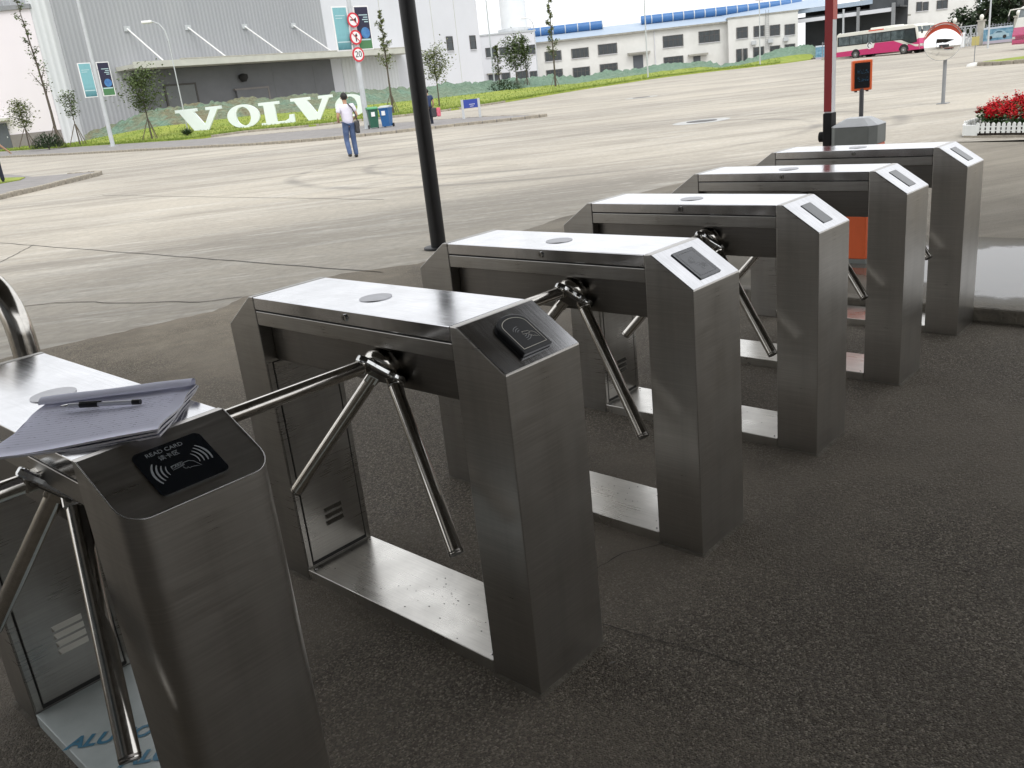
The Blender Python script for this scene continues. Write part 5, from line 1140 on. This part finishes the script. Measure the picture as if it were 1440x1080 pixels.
# ------------------------------------------------------------------ people
def skin_mesh(name, verts, edges, radii, root=0, sub=2):
    me = bpy.data.meshes.new(name); me.from_pydata(verts, edges, []); o = bpy.data.objects.new(name, me); COL.objects.link(o)
    sk = o.modifiers.new('s', 'SKIN'); sk.use_smooth_shade = True
    for i, r in enumerate(radii): d_ = me.skin_vertices[0].data[i]; d_.radius = (r, r) if isinstance(r, (int, float)) else r; d_.use_root = (i == root)
    ss = o.modifiers.new('u', 'SUBSURF'); ss.levels = sub; ss.render_levels = sub
    out = bpy.data.meshes.new_from_object(o.evaluated_get(bpy.context.evaluated_depsgraph_get())); bpy.data.objects.remove(o)
    for p in out.polygons: p.use_smooth = True
    return out
def put(name, me, m, parent): me.materials.clear(); me.materials.append(MATS[m]); return link(name, me, parent)
def person(loc, rz_, label, shirt, legs, J, bag=None, sc_=1.):
    """J: joint positions; +y is forward, +x right"""
    t = thing('person', loc, label, 'person', rz=rz_); t.scale = (sc_,)*3
    V = {k: Vector(v) for k, v in J.items()}; names = []; vs = []; es = []; rs_ = []
    def add(n, p, r): names.append(n); vs.append(tuple(p)); rs_.append(r); return len(vs)-1
    pel = add('pelvis', V['pelvis'], (.125, .10)); ch0 = add('waist', V['waist'], (.115, .09)); ch = add('chest', V['chest'], (.135, .10)); nk = add('neck', V['neck'], .05); hb = add('headb', V['neck']+Vector((0, .015, .075)), (.062, .07)); hm = add('headm', V['neck']+Vector((0, .03, .15)), (.076, .092)); ht = add('headt', V['neck']+Vector((0, .02, .215)), (.055, .07))
    es += [(pel, ch0), (ch0, ch), (ch, nk), (nk, hb), (hb, hm), (hm, ht)]
    for s_ in 'lr':
        sh = add('sh', V['sh_'+s_], .058); el = add('el', V['el_'+s_], .042); wr = add('wr', V['wr_'+s_], .027); pm = add('pm', V['wr_'+s_]+(V['wr_'+s_]-V['el_'+s_]).normalized()*.075, (.034, .018))
        es += [(ch, sh), (sh, el), (el, wr), (wr, pm)]
        dirp = (V['wr_'+s_]-V['el_'+s_]).normalized(); sd_ = dirp.cross(Vector((0, 0, 1))).normalized()
        hp_ = add('hip', V['hip_'+s_], .085); kn = add('kn', V['kn_'+s_], .056); an = add('an', V['an_'+s_], .038); tt = add('toe', V['an_'+s_]+Vector((0, .14, -.055)), .03)
        es += [(pel, hp_), (hp_, kn), (kn, an), (an, tt)]
    body = put('body', skin_mesh('body', vs, es, rs_), 'skin', t)
    for s_ in 'lr':                                                  # five separate bent fingers on each hand
        dirp = (V['wr_'+s_]-V['el_'+s_]).normalized(); sd_ = dirp.cross(Vector((0, 0, 1))).normalized(); dn = dirp.cross(sd_); c = V['wr_'+s_]+dirp*.075; mb = MB()
        for k, (o_, ln) in enumerate(((-.024, .066), (-.008, .075), (.008, .07), (.023, .055))):
            b = c+sd_*o_; mb.tube([b, b+dirp*ln*.5+dn*.008, b+dirp*ln*.8+dn*.03], [.0085, .008, .006], 6)
        th = V['wr_'+s_]+dirp*.03-sd_*.03; mb.tube([th, th+dirp*.03-sd_*.02+dn*.008, th+dirp*.055-sd_*.02+dn*.02], [.011, .010, .007], 6); mb.build('hand', 'skin', body)
    # shirt
    cv = [V['pelvis']+Vector((0, 0, -.115)), V['waist'], V['chest'], V['neck']+Vector((0, 0, -.035)), V['sh_l'], V['sh_l']*.35+V['el_l']*.65, V['sh_r'], V['sh_r']*.35+V['el_r']*.65]
    put('shirt', skin_mesh('shirt', [tuple(p) for p in cv], [(0, 1), (1, 2), (2, 3), (2, 4), (4, 5), (2, 6), (6, 7)], [(.172, .135), (.162, .125), (.175, .132), (.07, .065), .082, .075, .082, .075]), shirt, t)
    cv = [V['pelvis']+Vector((0, 0, .10)), V['hip_l'], V['kn_l'], V['an_l']+Vector((0, -.01, -.045)), V['hip_r'], V['kn_r'], V['an_r']+Vector((0, -.01, -.045))]
    put('trousers', skin_mesh('trousers', [tuple(p) for p in cv], [(0, 1), (1, 2), (2, 3), (0, 4), (4, 5), (5, 6)], [(.15, .12), .105, .078, .07, .105, .078, .07]), legs, t)
    for s_ in 'lr':
        a = V['an_'+s_]; put('shoe', skin_mesh('shoe', [tuple(a+Vector((0, -.05, -.045))), tuple(a+Vector((0, .05, -.045))), tuple(a+Vector((0, .16, -.055)))], [(0, 1), (1, 2)], [.045, .048, .036]), 'shoe', t)
    hd_ = V['neck']+Vector((0, 0, .165)); mb = MB(); vs_ = []; fs_ = []; n = 14; m_ = 8
    for i in range(m_+1):
        th = pi*.80*i/m_
        for k in range(n):
            a = 2*pi*k/n; fr = max(0, sin(a)); rr = 1+.04*nz(k, i)
            zc = cos(th if fr < .3 else th*(1-.58*fr)); sr = sin(th if fr < .3 else th*(1-.58*fr))
            vs_.append((hd_.x+.097*sr*cos(a)*rr, hd_.y+.01+.116*sr*sin(a)*rr, hd_.z+.015+.108*zc*rr))
    for i in range(m_): fs_ += [(i*n+k, (i+1)*n+k, (i+1)*n+(k+1) % n, i*n+(k+1) % n) for k in range(n)]
    put('hair', mb.add(vs_, fs_, True).mesh('hair', 'hair'), 'hair', t)
    f = MB()                                                         # facial features
    f.tube([hd_+Vector((0, .118, .0)), hd_+Vector((0, .138, -.035))], [.009, .014], 8); 
    for s_ in (-1, 1): f.lathe([(.001, .03), (.016, .015), (.018, -.012), (.001, -.03)], 8, M=Matrix.Translation(hd_+Vector((s_*.092, .01, -.02))))
    f.build('nose_and_ears', 'skin', body); g_ = MB()
    for s_ in (-1, 1): g_.lathe([(.001, .011), (.013, 0), (.001, -.011)], 8, M=Matrix.Translation(hd_+Vector((s_*.034, .112, -.002))))
    g_.box(hd_.x-.024, hd_.y+.112, hd_.z-.066, hd_.x+.024, hd_.y+.122, hd_.z-.058); g_.build('eyes_and_mouth', 'hair', body)
    return t
WALK = dict(pelvis=(0, 0, .95), waist=(0, .01, 1.10), chest=(0, .01, 1.30), neck=(0, .02, 1.47), sh_l=(-.19, .0, 1.39), el_l=(-.27, -.03, 1.12), wr_l=(-.22, .16, 1.04), sh_r=(.19, .0, 1.39), el_r=(.27, -.03, 1.12), wr_r=(.22, .17, 1.04),
            hip_l=(-.085, 0, .89), kn_l=(-.10, .07, .49), an_l=(-.11, -.14, .13), hip_r=(.085, 0, .89), kn_r=(.10, .06, .48), an_r=(.11, .05, .09))
az = -atan2(15.97, 20.83)
p1 = person((15.97, 20.83, .0), az+RAD(14), 'man in white shirt and blue jeans walking away with a shoulder bag', 'shirt_white', 'jeans', WALK, sc_=1.02)
sb = thing('shoulder_bag', (15.97, 20.83, 0), 'dark grey bag hanging at the right hip of the man in white', 'bag', rz=az+RAD(14))
MB().prism(rounded(-.10, .66, .20, .99, .05, 4), -.055, .055, 'y', bev=.015, M=Matrix.Translation((.235, -.05, 0)) @ Matrix.Rotation(RAD(80), 4, 'Z')).build('pouch', 'bag_dark', sb)
MB().prism(rounded(-.10, .84, .20, 1.0, .03, 4), -.068, -.0565, 'y', bev=.004, M=Matrix.Translation((.235, -.05, 0)) @ Matrix.Rotation(RAD(80), 4, 'Z')).build('flap', 'bag_dark', sb)
MB().tube([(.25, -.10, .98), (.20, -.165, 1.18), (.13, -.155, 1.36), (.06, -.06, 1.475), (.0, .08, 1.45), (-.05, .155, 1.30)], .018, 8).build('strap', 'bag_dark', sb)
STAND = dict(WALK, kn_l=(-.10, .03, .49), an_l=(-.11, .0, .09), el_l=(-.26, -.02, 1.12), wr_l=(-.24, .10, .92), el_r=(.26, -.02, 1.12), wr_r=(.25, .08, .90))
az2 = -atan2(30, 33)
person((30.2, 32.9, .0), az2+RAD(20), 'person in dark blue clothes mostly hidden behind the black post', 'shirt_blue', 'jeans_dark', STAND, sc_=1.0)
hb = thing('hand_bag', (30.38, 32.72, .0), 'pink and black bag carried by the person behind the black post', 'bag', rz=az2)
MB().box(-.16, -.09, .42, .10, .09, .86, bev=.05).build('bag_body', 'bag_dark', hb); MB().box(.101, -.09, .42, .30, .09, .84, bev=.05).build('pink_pocket', 'bag_pink', hb); MB().tube([(-.10, 0, .85), (-.12, 0, 1.1), (-.18, 0, 1.36)], .016, 8).build('strap', 'bag_dark', hb)
REACH = dict(STAND, el_r=(.34, .10, 1.20), wr_r=(.52, .20, 1.02))
person((10.9, 34.3, .11), -atan2(10.7, 34.3), 'person with pale sleeves cut off by the left edge on the corner island', 'shirt_pale', 'jeans_dark', REACH, sc_=1.0)
